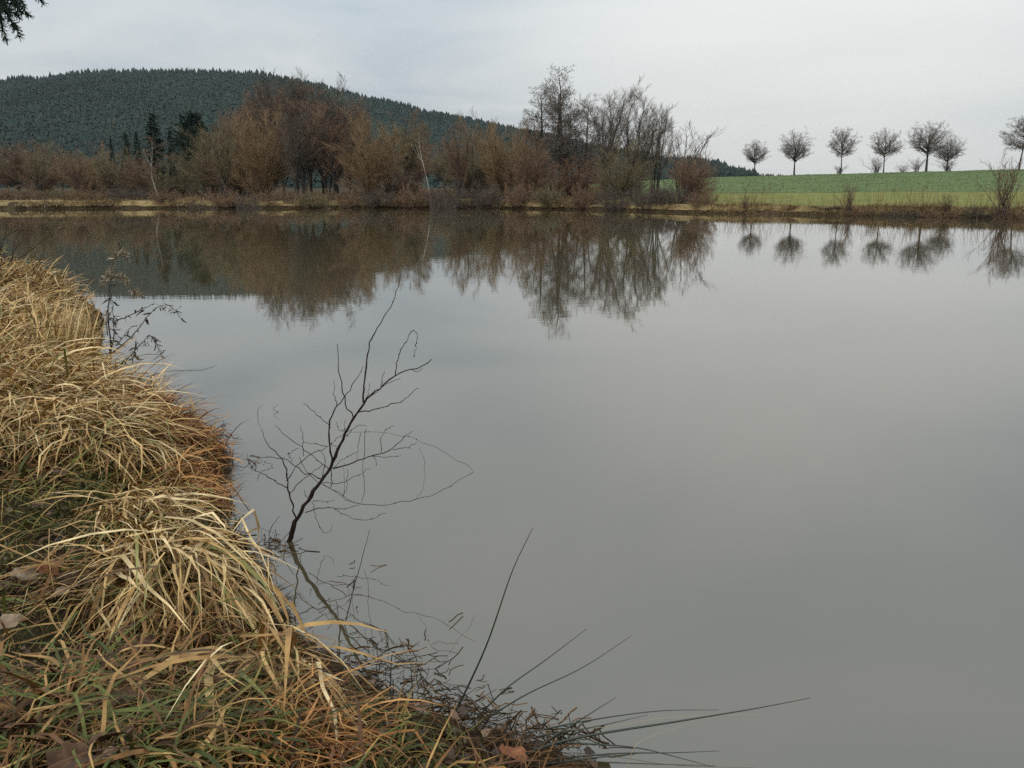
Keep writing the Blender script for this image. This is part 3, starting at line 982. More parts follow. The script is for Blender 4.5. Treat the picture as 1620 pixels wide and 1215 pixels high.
t.links.new(nz.outputs['Fac'], rp.inputs[0])
mu = t.nodes.new('ShaderNodeMix')
mu.data_type = 'RGBA'
mu.blend_type = 'MULTIPLY'
mu.inputs['Factor'].default_value = 1.0
t.links.new(src, mu.inputs['A'])
t.links.new(rp.outputs['Color'], mu.inputs['B'])
t.links.new(mu.outputs['Result'], p.inputs['Base Color'])
forest('forest', fx, fy, hill_h(fx, fy), fh, fh * frng.uniform(0.24, 0.40, len(fx)), M['hill_conifer'], 'dense conifer forest covering the hill', 6)
# low dark wood beyond the field crest
a_ = np.linspace(0, 1, 320)
dxs, dys = frng.uniform(130, 190, 420), frng.uniform(690, 740, 420)
dz = np.full(420, 0.0)
dh = np.interp(dxs, [130, 172, 186, 190], [17, 16, 14, 7]) * frng.uniform(0.8, 1.1, 420)
forest('distant_wood', dxs, dys, dz, dh, dh * 0.3, M['hill_conifer'], 'low dark wood beyond the left end of the field crest', 7)
dxs, dys = frng.uniform(180, 240, 300), frng.uniform(720, 760, 300)
forest('treeline', dxs, dys, np.zeros(300), np.interp(dxs, [180, 240], [12.5, 9]) * frng.uniform(0.8, 1.1, 300), np.full(300, 2.6), M['hill_conifer'], 'thin far tree line beyond the field crest', 8)

# ------------------------------------------------------------------ grasses
STRAW = [(0, (0.12, 0.06, 0.022)), (0.25, (0.34, 0.19, 0.062)), (0.6, (0.60, 0.39, 0.15)), (0.93, (0.74, 0.58, 0.32)), (0.94, (0.20, 0.20, 0.06)), (1, (0.28, 0.27, 0.09))]
M['straw'] = island_mat('straw', STRAW, 0.6, 0.3, 9)
M['rusty_grass'] = island_mat('rusty_grass', [(0, (0.10, 0.036, 0.012)), (0.5, (0.34, 0.135, 0.036)), (1, (0.55, 0.28, 0.09))], 0.65, 0.3, 9)
M['green_grass'] = island_mat('green_grass', [(0, (0.035, 0.042, 0.008)), (0.45, (0.085, 0.092, 0.014)), (0.7, (0.15, 0.14, 0.025)), (0.85, (0.28, 0.15, 0.04)), (1, (0.42, 0.28, 0.10))], 0.6, 0.3, 9)
M['mixed_grass'] = island_mat('mixed_grass', [(0, (0.045, 0.022, 0.01)), (0.3, (0.14, 0.062, 0.02)), (0.55, (0.28, 0.135, 0.04)), (0.76, (0.44, 0.27, 0.095)), (0.78, (0.06, 0.075, 0.014)), (1, (0.13, 0.14, 0.028))], 0.6, 0.3, 9)
M['thatch'] = island_mat('thatch', [(0, (0.018, 0.012, 0.008)), (0.6, (0.06, 0.035, 0.018)), (1, (0.20, 0.105, 0.045))], 0.8, 0.08)
M['far_grass'] = island_mat('far_grass', [(0, (0.17, 0.115, 0.055)), (0.5, (0.32, 0.24, 0.12)), (0.8, (0.45, 0.35, 0.19)), (1, (0.20, 0.21, 0.07))])
M['far_rust'] = island_mat('far_rust', [(0, (0.08, 0.042, 0.024)), (0.55, (0.24, 0.14, 0.075)), (1, (0.48, 0.35, 0.20))])


def blades(rng, bx, by, L, w, az, th0, th1, K=7, clear=0.015, lift=0.08, curl=0.25, hf=ground_h, z0=None, over=None, over_sd=0.04):
    """arching blades: tilt runs from th0 at the root to th1 at the tip, azimuth drifts; they lie on the ground where they reach it"""
    n = len(bx)
    z = hf(bx, by) - 0.01 if z0 is None else z0
    by_keep = by
    pos = np.stack([bx, by, z], -1)
    P, dirs = [pos], []
    az = az.copy()
    floor_off = clear + rng.uniform(0, 1, n) ** 2 * lift
    for k in range(K - 1):
        s = (k + 0.5) / (K - 1)
        th = th0 + (th1 - th0) * s ** 0.8
        az = az + curl * rng.normal(size=n) / (K - 1) * 1.6
        kink = rng.uniform(size=n) < 0.20
        az = az + kink * rng.normal(0, 0.8, n)
        th = th + kink * rng.normal(0.25, 0.4, n)
        d = np.stack([np.sin(th) * np.cos(az), np.sin(th) * np.sin(az), np.cos(th)], -1)
        pos = pos + d * (L / (K - 1))[:, None]
        g = hf(pos[:, 0], pos[:, 1])
        pos[:, 2] = np.maximum(pos[:, 2], np.maximum(g, -0.005) + floor_off * min(1, s * 2))
        P.append(pos.copy())
    P = np.stack(P, 1)
    if over is not None:
        ex = (P[:, :, 0] - near_shore(P[:, :, 1])).max(1)
        ok = ex < over - 0.40 * smooth(4.4, 3.3, by_keep) + rng.exponential(over_sd, n)
        P, w = P[ok], w[ok]
        n = len(P)
    T = norm(np.gradient(P, axis=1))
    twist = rng.uniform(-0.9, 0.9, n)[:, None] * np.linspace(0.3, 1, K)[None]
    up = np.array([0, 0, 1.0])
    sd = norm(np.cross(T, up) + 1e-4)
    nn = np.cross(sd, T)
    side = sd * np.cos(twist)[..., None] + nn * np.sin(twist)[..., None]
    prof = np.interp(np.linspace(0, 1, K), [0, 0.25, 0.7, 1], [0.7, 1.0, 0.75, 0.06])
    W = w[:, None] * prof[None]
    return ribbons(P, W, side)


def tussock(px, py, zref, n, rad, L, w, az_deg, az_sd, th0, th1, mat, label, seed, group='grass tussocks on the near bank', K=8, elong=1.0):
    rng = np.random.default_rng(seed)
    cx, cy = at_z(px, py, zref)
    n, rad = int(n * 1.35), rad * 1.45
    rr, aa = rad * np.sqrt(rng.uniform(0, 1, n)), rng.uniform(0, 6.28, n)
    bx, by = cx + rr * np.cos(aa), cy + rr * np.sin(aa) * elong
    az = np.radians(az_deg) + np.radians(az_sd) * rng.normal(size=n) * np.where(rng.uniform(size=n) < (0.07 if az_sd < 31 else 0.24), 2.8, 0.9)
    V, Q = blades(rng, bx, by, L * rng.uniform(0.35, 1.15, n), w * np.exp(rng.normal(-0.15, 0.42, n)), az, th0 * rng.uniform(0.2, 1.9, n), th1 * rng.uniform(0.65, 1.15, n), K, over=0.08 if 'rusty' in mat else 0.03, over_sd=0.06, curl=0.45)
    z = float(ground_h(cx, cy))
    V = V - np.array([cx, cy, z])
    o = link('grass_tussock', mesh_data('grass_tussock', V, Q, None, M[mat]), None, (float(cx), float(cy), z))
    return tag(o, label, 'grass tussock', group, 'thing')


GT = 'grass tussocks on the near bank'
# az: 0 = to the right (over the water), -90 = towards the camera
TUS = [
    (-5, 470, 0.70, 420, 0.35, 0.80, 0.0060, -35, 40, 0.5, 2.3, 'straw', 'pale straw tussock highest up at the left edge, below the bare twigs'),
    (30, 508, 0.62, 420, 0.32, 0.80, 0.0060, -35, 40, 0.45, 2.3, 'straw', 'straw tussock just below the highest one at the left edge'),
    (100, 565, 0.45, 300, 0.17, 0.72, 0.005, 60, 50, 0.12, 0.6, 'straw', 'upright brush like straw tussock left of the dry weed'),
    (15, 560, 0.60, 420, 0.32, 0.90, 0.0066, -40, 45, 0.3, 2.4, 'straw', 'thick straw tussock at the left edge level with the dry weed'),
    (75, 610, 0.48, 420, 0.28, 0.85, 0.0066, -35, 40, 0.3, 2.4, 'straw', 'straw tussock hanging downhill below the brush like one'),
    (15, 645, 0.55, 380, 0.30, 0.85, 0.0064, -60, 40, 0.3, 2.5, 'straw', 'greenish straw tussock at the left edge combed downhill'),
    (105, 660, 0.42, 420, 0.26, 0.90, 0.0062, -42, 30, 0.4, 2.4, 'straw', 'long combed straw tussock above the rusty grass at the water'),
    (165, 690, 0.36, 380, 0.22, 0.90, 0.0058, -48, 28, 0.4, 2.4, 'straw', 'straw tussock running down beside the rusty grass'),
    (215, 655, 0.28, 420, 0.24, 0.55, 0.0042, -25, 35, 0.7, 2.0, 'rusty_grass', 'rusty flattened grass at the water below the dry weed'),
    (270, 688, 0.22, 640, 0.24, 0.55, 0.0042, -25, 35, 0.8, 2.0, 'rusty_grass', 'rusty red grass pointing out over the water'),
    (284, 740, 0.22, 640, 0.22, 0.55, 0.0042, -30, 35, 0.8, 2.0, 'rusty_grass', 'rusty grass hanging to the water above the long straw tussock'),
    (215, 790, 0.34, 260, 0.15, 0.70, 0.0046, -50, 25, 0.45, 2.3, 'straw', 'straw tussock above the long curtain of straw'),
    (238, 818, 0.42, 300, 0.13, 1.10, 0.0068, -56, 20, 0.5, 2.5, 'straw', 'long curtain of straw arching down to the water by the sapling'),
    (300, 838, 0.38, 300, 0.11, 0.98, 0.0066, -60, 18, 0.5, 2.55, 'straw', 'straw tussock dropping straight to the sapling foot'),
    (350, 960, 0.24, 240, 0.14, 0.50, 0.0046, -50, 30, 0.5, 2.2, 'mixed_grass', 'brown grass at the water edge below the sapling'),
    (425, 985, 0.30, 130, 0.09, 0.90, 0.0080, -62, 14, 0.35, 2.4, 'straw', 'tall broad bladed straw tussock bending over at the water edge'),
    (110, 1010, 0.48, 150, 0.10, 0.55, 0.0052, -75, 45, 0.35, 2.5, 'mixed_grass', 'orange brown tuft with bent blades in the lower left'),
    (40, 1080, 0.50, 150, 0.11, 0.55, 0.0050, -70, 55, 0.4, 2.4, 'mixed_grass', 'orange brown tuft in the lower left corner'),
    (270, 1060, 0.38, 180, 0.12, 0.48, 0.0045, -55, 55, 0.4, 2.2, 'mixed_grass', 'green and orange tuft in the middle of the lower bank'),
    (290, 1130, 0.40, 260, 0.15, 0.46, 0.0042, -55, 55, 0.4, 2.0, 'green_grass', 'greenest tuft near the bottom edge of the photo'),
    (385, 1085, 0.30, 240, 0.14, 0.52, 0.0044, -50, 40, 0.5, 2.2, 'mixed_grass', 'brown tuft left of the dark rushes'),
    (455, 1160, 0.25, 240, 0.14, 0.45, 0.0042, -45, 40, 0.6, 2.1, 'rusty_grass', 'rusty tuft at the root of the dark rushes'),
    (180, 1165, 0.46, 170, 0.12, 0.50, 0.0050, -75, 55, 0.4, 2.2, 'mixed_grass', 'brown and green tuft along the bottom edge'),
]
for i, (px, py, zr, n, rad, L, w_, az, azs, a0, a1, mt, lab) in enumerate(TUS):
    tussock(px, py, zr, n, rad, L, w_, az, azs, a0, a1, mt, lab, 300 + i)


def scatter_px(rng, n, poly_x0, poly_x1, y0, y1, zref):
    """random points on the bank inside a photo rectangle"""
    px, py = rng.uniform(poly_x0, poly_x1, n), rng.uniform(y0, y1, n)
    return at_z(px, py, zref)


# ground cover between the tussocks: green turf, thatch and short dead grass over the whole near bank
brng = np.random.default_rng(17)
nb = 28000
by = 0.2 + 17 * brng.uniform(0, 1, nb) ** 1.7
bx = near_shore(by) - np.abs(brng.normal(0, 1, nb)) * (0.4 + by * 0.18) - 0.02
ok = (bx > -0.63 * by - 2.0)
bx, by = bx[ok], by[ok]
LEAF_SPOT = np.array([at_z(px, py, 0.45) for px, py in ((38, 912), (75, 905), (112, 912), (165, 905), (100, 935), (12, 985), (80, 850), (95, 745), (175, 1165), (188, 1110), (225, 1020), (380, 1105), (110, 1200), (60, 800), (25, 1150), (310, 1010))])
keep_ = np.ones(len(bx), bool)
for lx, ly in LEAF_SPOT:
    keep_ &= ~((np.abs(bx - lx) < 0.08) & (by > ly - 0.15) & (by < ly + 0.04))
keep_ &= (by > 4.2) | (brng.uniform(size=len(bx)) < 0.62)
bx, by = bx[keep_], by[keep_]
green = (vnoise(bx * 1.4, by * 1.4, 33) + 0.35 * (near_shore(by) - bx > 0.7) - 2.0 * (by > 6.4)) > 0.05
strawy = (by > 6.4) & (brng.uniform(size=len(bx)) < 0.8)
for sel, nm, mt, L, w_, lab in ((green, 'turf', 'green_grass', 0.17, 0.0024, 'short green turf between the straw tussocks'),
                                (~green & ~strawy, 'dead_grass', 'mixed_grass', 0.26, 0.0034, 'short brown dead grass covering the near bank'), (strawy, 'straw_grass', 'straw', 0.30, 0.0030, 'flattened straw between the tussocks at the left edge')):
    x_, y_ = bx[sel], by[sel]
    n = len(x_)
    sc_ = 1 + 0.08 * y_
    V, Q = blades(brng, x_, y_, L * brng.uniform(0.5, 1.4, n) * np.minimum(sc_, 1.6), w_ * np.exp(brng.normal(0.15, 0.4, n)) * np.minimum(sc_, 1.8), np.radians(-45) + 1.3 * brng.normal(size=n),
                  brng.uniform(0.1, 0.9, n), brng.uniform(1.0, 2.1, n), 5, 0.004, 0.06, over=-0.03, over_sd=0.03)
    tag(link('grass', mesh_data(nm, V, Q, None, M[mt])), lab, kind='stuff')
# moss-short carpet under everything
n = 15000
by = 1.7 + 5.5 * brng.uniform(0, 1, n) ** 1.4
bx = near_shore(by) - 0.25 - np.abs(brng.normal(0, 1, n)) * (0.4 + by * 0.2)
V, Q = blades(brng, bx, by, brng.uniform(0.03, 0.10, n), brng.uniform(0.0012, 0.003, n), brng.uniform(0, 6.28, n), brng.uniform(0.1, 1.0, n), brng.uniform(0.9, 1.9, n), 4, 0.002, 0.02, over=-0.05, over_sd=0.02)
tag(link('moss', mesh_data('moss', V, Q, None, M['green_grass'])), 'moss short green growth under the grass of the near bank', kind='stuff')
# dark thatch along the water
n = 15000
by = np.concatenate([brng.uniform(1.8, 4.0, n // 2), brng.uniform(2.4, 9.5, n - n // 2)])
bx = near_shore(by) + np.where(by < 4, brng.normal(-0.22, 0.19, n), brng.normal(-0.05, 0.08, n))
V, Q = blades(brng, bx, by, brng.uniform(0.08, 0.34, n), brng.uniform(0.0012, 0.0045, n), np.radians(-20) + 1.3 * brng.normal(size=n), brng.uniform(0.8, 1.5, n), brng.uniform(1.4, 1.9, n), 4, 0.002, 0.04, over=np.where(by < 4.0, 0.28, 0.03), over_sd=0.03)
tag(link('thatch', mesh_data('thatch', V, Q, None, M['thatch'])), 'dark wet thatch of dead stalks along the water edge', kind='stuff')

# far banks: tan grass lip, rusty rank grass on the field bank
grng = np.random.default_rng(23)


def far_fringe(n, xa, xb, s0, s1, L, mat, label, w_=0.016, th=(0.1, 1.6), name='bank_grass'):
    x = grng.uniform(xa, xb, n)
    s = s0 + (s1 - s0) * grng.uniform(0, 1, n) ** 1.3
    y = far_shore(x) + s
    cl_ = np.clip(0.6 + 0.9 * vnoise(x * 0.45, y * 0.6, 41), 0.2, 1.6)
    V, Q = blades(grng, x, y, L * grng.uniform(0.4, 1.2, n) * cl_, np.full(n, w_) * grng.uniform(0.7, 1.3, n), -np.pi / 2 + 1.0 * grng.normal(size=n),
                  grng.uniform(0, 0.5, n), grng.uniform(th[0], th[1], n) + 0.3, 4, 0.01, 0.05)
    tag(link(name, mesh_data(name, V, Q, None, M[mat])), label, kind='stuff')


far_fringe(18000, -50, 14, 0.3, 3.0, 0.45, 'far_grass', 'pale tan grass along the lip of the wooded far bank')
far_fringe(5000, -50, 14, 0.3, 0.9, 0.75, 'far_rust', 'rusty tufts leaning over the water from the wooded bank', th=(1.3, 2.4))
far_fringe(5000, -50, 14, 0.0, 0.35, 0.28, 'thatch', 'dark dead grass below the wooded bank, coloured for its undercut shade and mud', th=(1.4, 2.6))  # dark blades paint the shade under the bank lip along with its mud
far_fringe(6000, 13, 46, 0.05, 1.3, 0.42, 'far_rust', 'rank rusty grass along the field bank')
far_fringe(13000, 13, 46, 0.2, 2.2, 0.42, 'far_grass', 'pale straw along the field bank')
far_fringe(12000, -52, 12, 2.5, 45, 1.0, 'far_rust', 'dead undergrowth between the trees of the far bank', 0.02)
far_fringe(1500, 13, 46, 0.5, 3.5, 1.9, 'far_rust', 'tall dry stalks along the field bank', 0.007, th=(0.0, 0.5))
# leaves of the crop
n = 15000
x = grng.uniform(10, 95, n)
y = 83 + 56 * grng.uniform(0, 1, n)
ok = (y > crop_y(x) + 0.5) & (x < y * 0.66)
x, y = x[ok], y[ok]
n = len(x)
M['crop_leaf'] = island_mat('crop_leaf', [(0, (0.065, 0.10, 0.04)), (0.5, (0.115, 0.175, 0.07)), (1, (0.18, 0.25, 0.125))])
V, Q = blades(grng, x, y, grng.uniform(0.12, 0.26, n), grng.uniform(0.025, 0.05, n), grng.uniform(0, 6.28, n), grng.uniform(0.1, 0.7, n), grng.uniform(0.9, 1.7, n), 4, 0.06, 0.05)
tag(link('crop_leaves', mesh_data('crop_leaves', V, Q, None, M['crop_leaf'])), 'leafy blue green crop covering the field', kind='stuff')

# ------------------------------------------------------------------ sapling standing in the water
def catmull(pts, n):
    pts = np.asarray(pts, float)
    if len(pts) == 2:
        pts = np.stack([pts[0], pts.mean(0), pts[1]])
    d = np.concatenate([[0], np.cumsum(np.linalg.norm(np.diff(pts, axis=0), axis=1))])
    P = np.concatenate([[2 * pts[0] - pts[1]], pts, [2 * pts[-1] - pts[-2]]])
    t = np.linspace(0, d[-1] * 0.99999, n)
    i = np.clip(np.searchsorted(d, t, 'right') - 1, 0, len(pts) - 2)
    u = ((t - d[i]) / (d[i + 1] - d[i]))[:, None]
    p0, p1, p2, p3 = P[i], P[i + 1], P[i + 2], P[i + 3]
    return 0.5 * ((2 * p1) + (-p0 + p2) * u + (2 * p0 - 5 * p1 + 4 * p2 - p3) * u * u + (-p0 + 3 * p1 - 3 * p2 + p3) * u ** 3)


M['wet_bark'] = noise_mat('wet_bark', [(0.3, (0.012, 0.008, 0.006)), (0.7, (0.04, 0.026, 0.018))], 40, bump=0.002, bump_scale=120, rough=0.6)
M['dead_leaf'] = noise_mat('dead_leaf', [(0.3, (0.035, 0.02, 0.013)), (0.55, (0.09, 0.05, 0.03)), (0.75, (0.17, 0.10, 0.06))], 18, 6, rough=0.55, bump=0.003, bump_scale=60)
M['pale_leaf'] = noise_mat('pale_leaf', [(0.3, (0.12, 0.08, 0.05)), (0.55, (0.24, 0.17, 0.11)), (0.75, (0.36, 0.28, 0.20))], 14, 6, rough=0.55, bump=0.003, bump_scale=60)
M['red_leaf'] = noise_mat('red_leaf', [(0.3, (0.11, 0.04, 0.02)), (0.55, (0.22, 0.085, 0.04)), (0.75, (0.33, 0.16, 0.08))], 14, 6, rough=0.55, bump=0.003, bump_scale=60)

SAP = [  # polylines in a working crop of the photo (x/2.6405+360, y/2.6405+420), depth offset, start and end radius in mm
    ('stem', [(250, 1165), (290, 1060), (345, 970), (400, 890), (435, 830), (470, 750), (510, 670), (545, 610), (580, 560), (640, 505), (700, 460), (760, 435), (810, 422), (852, 393)], 0, 13, 1.6),
    ('branch', [(567, 572), (572, 480), (582, 390), (600, 310), (630, 255), (670, 190), (705, 125), (725, 35)], 0.06, 5, 1.2),
    ('branch', [(700, 458), (708, 400), (722, 360), (750, 310), (765, 280), (776, 273), (788, 290), (790, 320), (780, 385)], -0.08, 3, 0.9),
    ('branch', [(550, 612), (630, 597), (720, 567), (765, 540), (800, 510)], -0.12, 3.2, 1.0),
    ('branch', [(525, 634), (495, 580), (480, 510), (465, 440), (458, 330)], 0.10, 3.5, 1.2),
    ('branch', [(437, 826), (422, 740), (427, 665), (450, 600), (490, 550), (530, 490), (567, 423)], -0.12, 5.5, 1.0),
    ('twig', [(457, 587), (445, 540), (442, 475)], -0.16, 2, 0.9), ('twig', [(425, 668), (380, 630), (320, 572)], -0.2, 2.4, 0.9),
    ('branch', [(440, 848), (520, 825), (600, 795), (680, 770), (720, 735), (775, 690)], -0.15, 4.2, 1.0),
    ('twig', [(640, 780), (645, 720), (665, 680), (700, 670)], -0.2, 1.8, 0.8), ('twig', [(690, 768), (750, 758), (792, 737)], -0.2, 1.8, 0.8),
    ('twig', [(600, 797), (660, 800), (725, 797)], -0.1, 1.6, 0.8), ('twig', [(610, 795), (622, 818), (620, 840)], -0.12, 1.4, 0.7),
    ('twig', [(575, 690), (572, 760), (565, 850), (575, 940), (560, 990)], 0.1, 1.6, 0.8), ('twig', [(555, 700), (545, 770), (540, 815)], 0.05, 1.5, 0.8),
    ('branch', [(398, 915), (470, 960), (530, 995), (620, 1001), (720, 992), (850, 960), (960, 900), (1026, 862)], -0.2, 2.0, 0.9),
    ('twig', [(1026, 862), (1005, 838), (960, 812), (860, 755), (720, 710), (580, 697), (510, 697)], -0.28, 0.9, 0.4),
    ('branch', [(325, 1032), (400, 1012), (490, 1015), (545, 1000)], -0.06, 2.8, 1.0), ('twig', [(445, 1018), (510, 1050), (570, 1065), (620, 1055), (664, 1034)], -0.1, 1.9, 0.8),
    ('twig', [(350, 985), (375, 1070), (400, 1110), (430, 1112), (440, 1085)], -0.04, 1.8, 0.8),
    ('branch', [(288, 1060), (265, 980), (250, 925), (248, 870), (235, 820), (180, 760), (155, 720), (142, 685)], -0.06, 5, 1.0),
    ('branch', [(250, 930), (190, 895), (140, 865), (110, 850), (85, 815)], -0.1, 2.8, 1.0),
    ('branch', [(246, 900), (280, 850), (330, 800), (400, 765), (422, 752)], -0.12, 3, 1.0),
    ('twig', [(262, 950), (310, 900), (370, 855), (410, 832)], 0.02, 2.2, 0.9),
    ('branch', [(402, 892), (330, 870), (290, 845), (230, 808), (150, 800), (90, 800)], 0.08, 3.4, 1.0),
    ('branch', [(424, 850), (350, 790), (290, 745), (240, 710), (200, 665)], 0.1, 3, 0.9),
    ('twig', [(318, 797), (315, 740), (305, 672)], 0.05, 2, 0.8), ('twig', [(415, 755), (360, 745), (310, 738)], -0.1, 1.8, 0.8),
    ('twig', [(395, 885), (405, 830), (400, 790), (375, 770)], 0.06, 2.2, 0.9), ('twig', [(445, 845), (480, 810), (540, 782)], 0.1, 2, 0.9),
    ('twig', [(435, 835), (434, 925)], -0.02, 2.6, 1.6), ('twig', [(400, 906), (460, 910), (530, 885), (592, 845)], -0.08, 2, 0.8),
    ('twig', [(470, 750), (500, 710), (550, 665), (582, 672), (578, 695)], 0.08, 2, 0.8), ('twig', [(470, 752), (430, 745), (470, 715), (520, 690)], 0.02, 1.7, 0.8),
    ('twig', [(500, 685), (470, 690), (450, 650)], 0.1, 1.7, 0.8), ('twig', [(490, 700), (490, 645)], 0.1, 1.4, 0.8),
    ('twig', [(250, 790), (275, 770), (300, 762)], -0.1, 1.6, 0.8), ('twig', [(268, 820), (255, 790), (262, 780)], -0.1, 1.4, 0.8),
    ('twig', [(300, 800), (330, 860), (380, 905), (440, 935), (520, 985)], -0.08, 2.2, 0.9), ('twig', [(500, 850), (500, 930), (482, 960)], 0.03, 1.3, 0.6),
    ('twig', [(640, 505), (645, 470), (655, 443)], -0.05, 1.8, 0.9), ('twig', [(580, 562), (590, 520), (597, 490)], -0.05, 1.6, 0.8),
    ('twig', [(600, 545), (650, 505), (720, 470)], 0.06, 2, 0.9), ('twig', [(760, 435), (800, 442), (815, 425)], 0.04, 1.8, 0.8),
    ('twig', [(140, 865), (125, 885), (130, 900)], -0.1, 1.4, 0.8), ('twig', [(140, 862), (170, 850), (188, 838), (150, 815)], -0.1, 1.4, 0.7),
    ('twig', [(800, 760), (820, 830), (818, 930), (780, 985)], -0.22, 0.9, 0.5), ('twig', [(485, 960), (488, 890), (485, 830)], 0.05, 1.0, 0.6),
    ('twig', [(345, 975), (325, 960), (322, 940)], 0, 1.8, 0.9), ('twig', [(360, 985), (420, 985), (452, 982)], 0.02, 1.4, 0.7),
]
_bx, _by = at_z(250 / 2.6405 + 360, 1152 / 2.6405 + 420, 0)
SAP_Y = float(_by)
sap = link('sapling', None, None, (float(_bx), SAP_Y, 0))
tag(sap, 'bare dark sapling leaning out of the water beside the near bank', 'sapling')
srng = np.random.default_rng(77)
stem_o = None
for nm, pts, dy, r0, r1 in SAP:
    pts = np.array(pts, float)
    K = max(5, len(pts) * 3)
    c = catmull(pts, K)
    c = c + srng.normal(0, 2.3, c.shape) * (np.linspace(0, 1, K)[:, None] > 0.02)
    py = c[:, 1] / 2.6405 + 420
    hgt = np.maximum(0, (1152 - c[:, 1]) / 1152)
    Y = SAP_Y - 0.20 * hgt + dy * np.minimum(1, np.linspace(0, 2.0, K))
    x, y, z = at_y(c[:, 0] / 2.6405 + 360, py, Y)
    P = np.stack([x, Y, z], -1)[None] - np.array([float(_bx), SAP_Y, 0])
    R = (np.linspace(r0 * 1.0, max(r1, 0.6) * 1.25, K) * srng.uniform(0.85, 1.2, K) / 1000.0)[None]
    mb = MB().add(*tubes(P, R, 6 if r0 > 4 else 4))
    # buds along the shoot
    for b_ in range(K // 4):
        k = srng.integers(1, K - 1)
        q = P[0, k] + srng.normal(0, 1, 3) * R[0, k] * 1.2
        e = srng.uniform(0.0018, 0.0036)
        ov = q + e * np.array([(1, 0, 0), (0, 1, 0), (-1, 0, 0), (0, -1, 0), (0, 0, 1.7), (0, 0, -1.7)])
        mb.add(ov, None, [(0, 1, 4), (1, 2, 4), (2, 3, 4), (3, 0, 4), (1, 0, 5), (2, 1, 5), (3, 2, 5), (0, 3, 5)])
    par = sap if nm != 'twig' or stem_o is None else stem_o
    o = link(nm, mb.data(nm, M['wet_bark'], True), par)
    if nm == 'stem':
        stem_o = o


def leaf_mesh(rng, L, W, lobes=0, curl=0.35, mat='dead_leaf'):
    """a crinkled dead leaf: ragged outline, raised midrib, curled edges"""
    na, nr = 22, 3
    a = np.linspace(0, 2 * np.pi, na, endpoint=False)
    out_r = 1 + 0.10 * rng.normal(size=na)
    if lobes:
        out_r *= 0.72 + 0.30 * np.cos(a * lobes) ** 2
    V = [(0, 0, 0)]
    p1, p2, c1, c2 = rng.uniform(0, 6.28), rng.uniform(0, 6.28), rng.uniform(0.5, 1.3) * curl, rng.uniform(-0.6, 1.0) * curl
    for r in np.linspace(1 / nr, 1, nr):
        for k in range(na):
            x, y = np.cos(a[k]) * out_r[k] * r * L / 2, np.sin(a[k]) * out_r[k] * r * W / 2
            z = c1 * (y * y) / (W * 0.5) + c2 * (x * x) / (L * 0.5) + 0.05 * L * r * r * math.sin(3 * a[k] + p1) + 0.02 * L * r * math.sin(7 * a[k] + p2) - 0.03 * L * math.exp(-(y / (0.08 * W)) ** 2)
            V.append((x, y, z))
    T = [(0, 1 + k, 1 + (k + 1) % na) for k in range(na)]
    Q = [(1 + j * na + k, 1 + (j + 1) * na + k, 1 + (j + 1) * na + (k + 1) % na, 1 + j * na + (k + 1) % na) for j in range(nr - 1) for k in range(na)]
    mb = MB().add(V, Q, T)
    st = np.array([[(-L / 2 * 0.95, 0, 0.0), (-L * 0.66, L * 0.03, 0.01), (-L * 0.82, L * 0.08, 0.012)]])
    mb.add(*tubes(st, np.full((1, 3), L * 0.008), 4))
    return mb.data('leaf', M[mat], True)


# leaf wad caught in the sapling's left twigs
mb = MB()
for i in range(16):
    x, y, z = at_y(360 + srng.uniform(82, 145) / 2.6405, 420 + srng.uniform(795, 850) / 2.6405, SAP_Y - 0.15 + srng.uniform(-.04, .04))
    n = 3
    d = norm(srng.normal(size=3))
    P = np.array([x, y, z])[None] + np.linspace(-1, 1, 4)[:, None] * d * 0.022 + srng.normal(0, 0.004, (4, 3))
    V, Q = ribbons(P[None], np.full((1, 4), 0.0035), np.repeat(norm(srng.normal(size=3))[None, None], 4, 1))
    mb.add(V - np.array([float(_bx), SAP_Y, 0]), Q)
link('caught_leaves', mb.data('caught_leaves', M['dead_leaf']), sap)

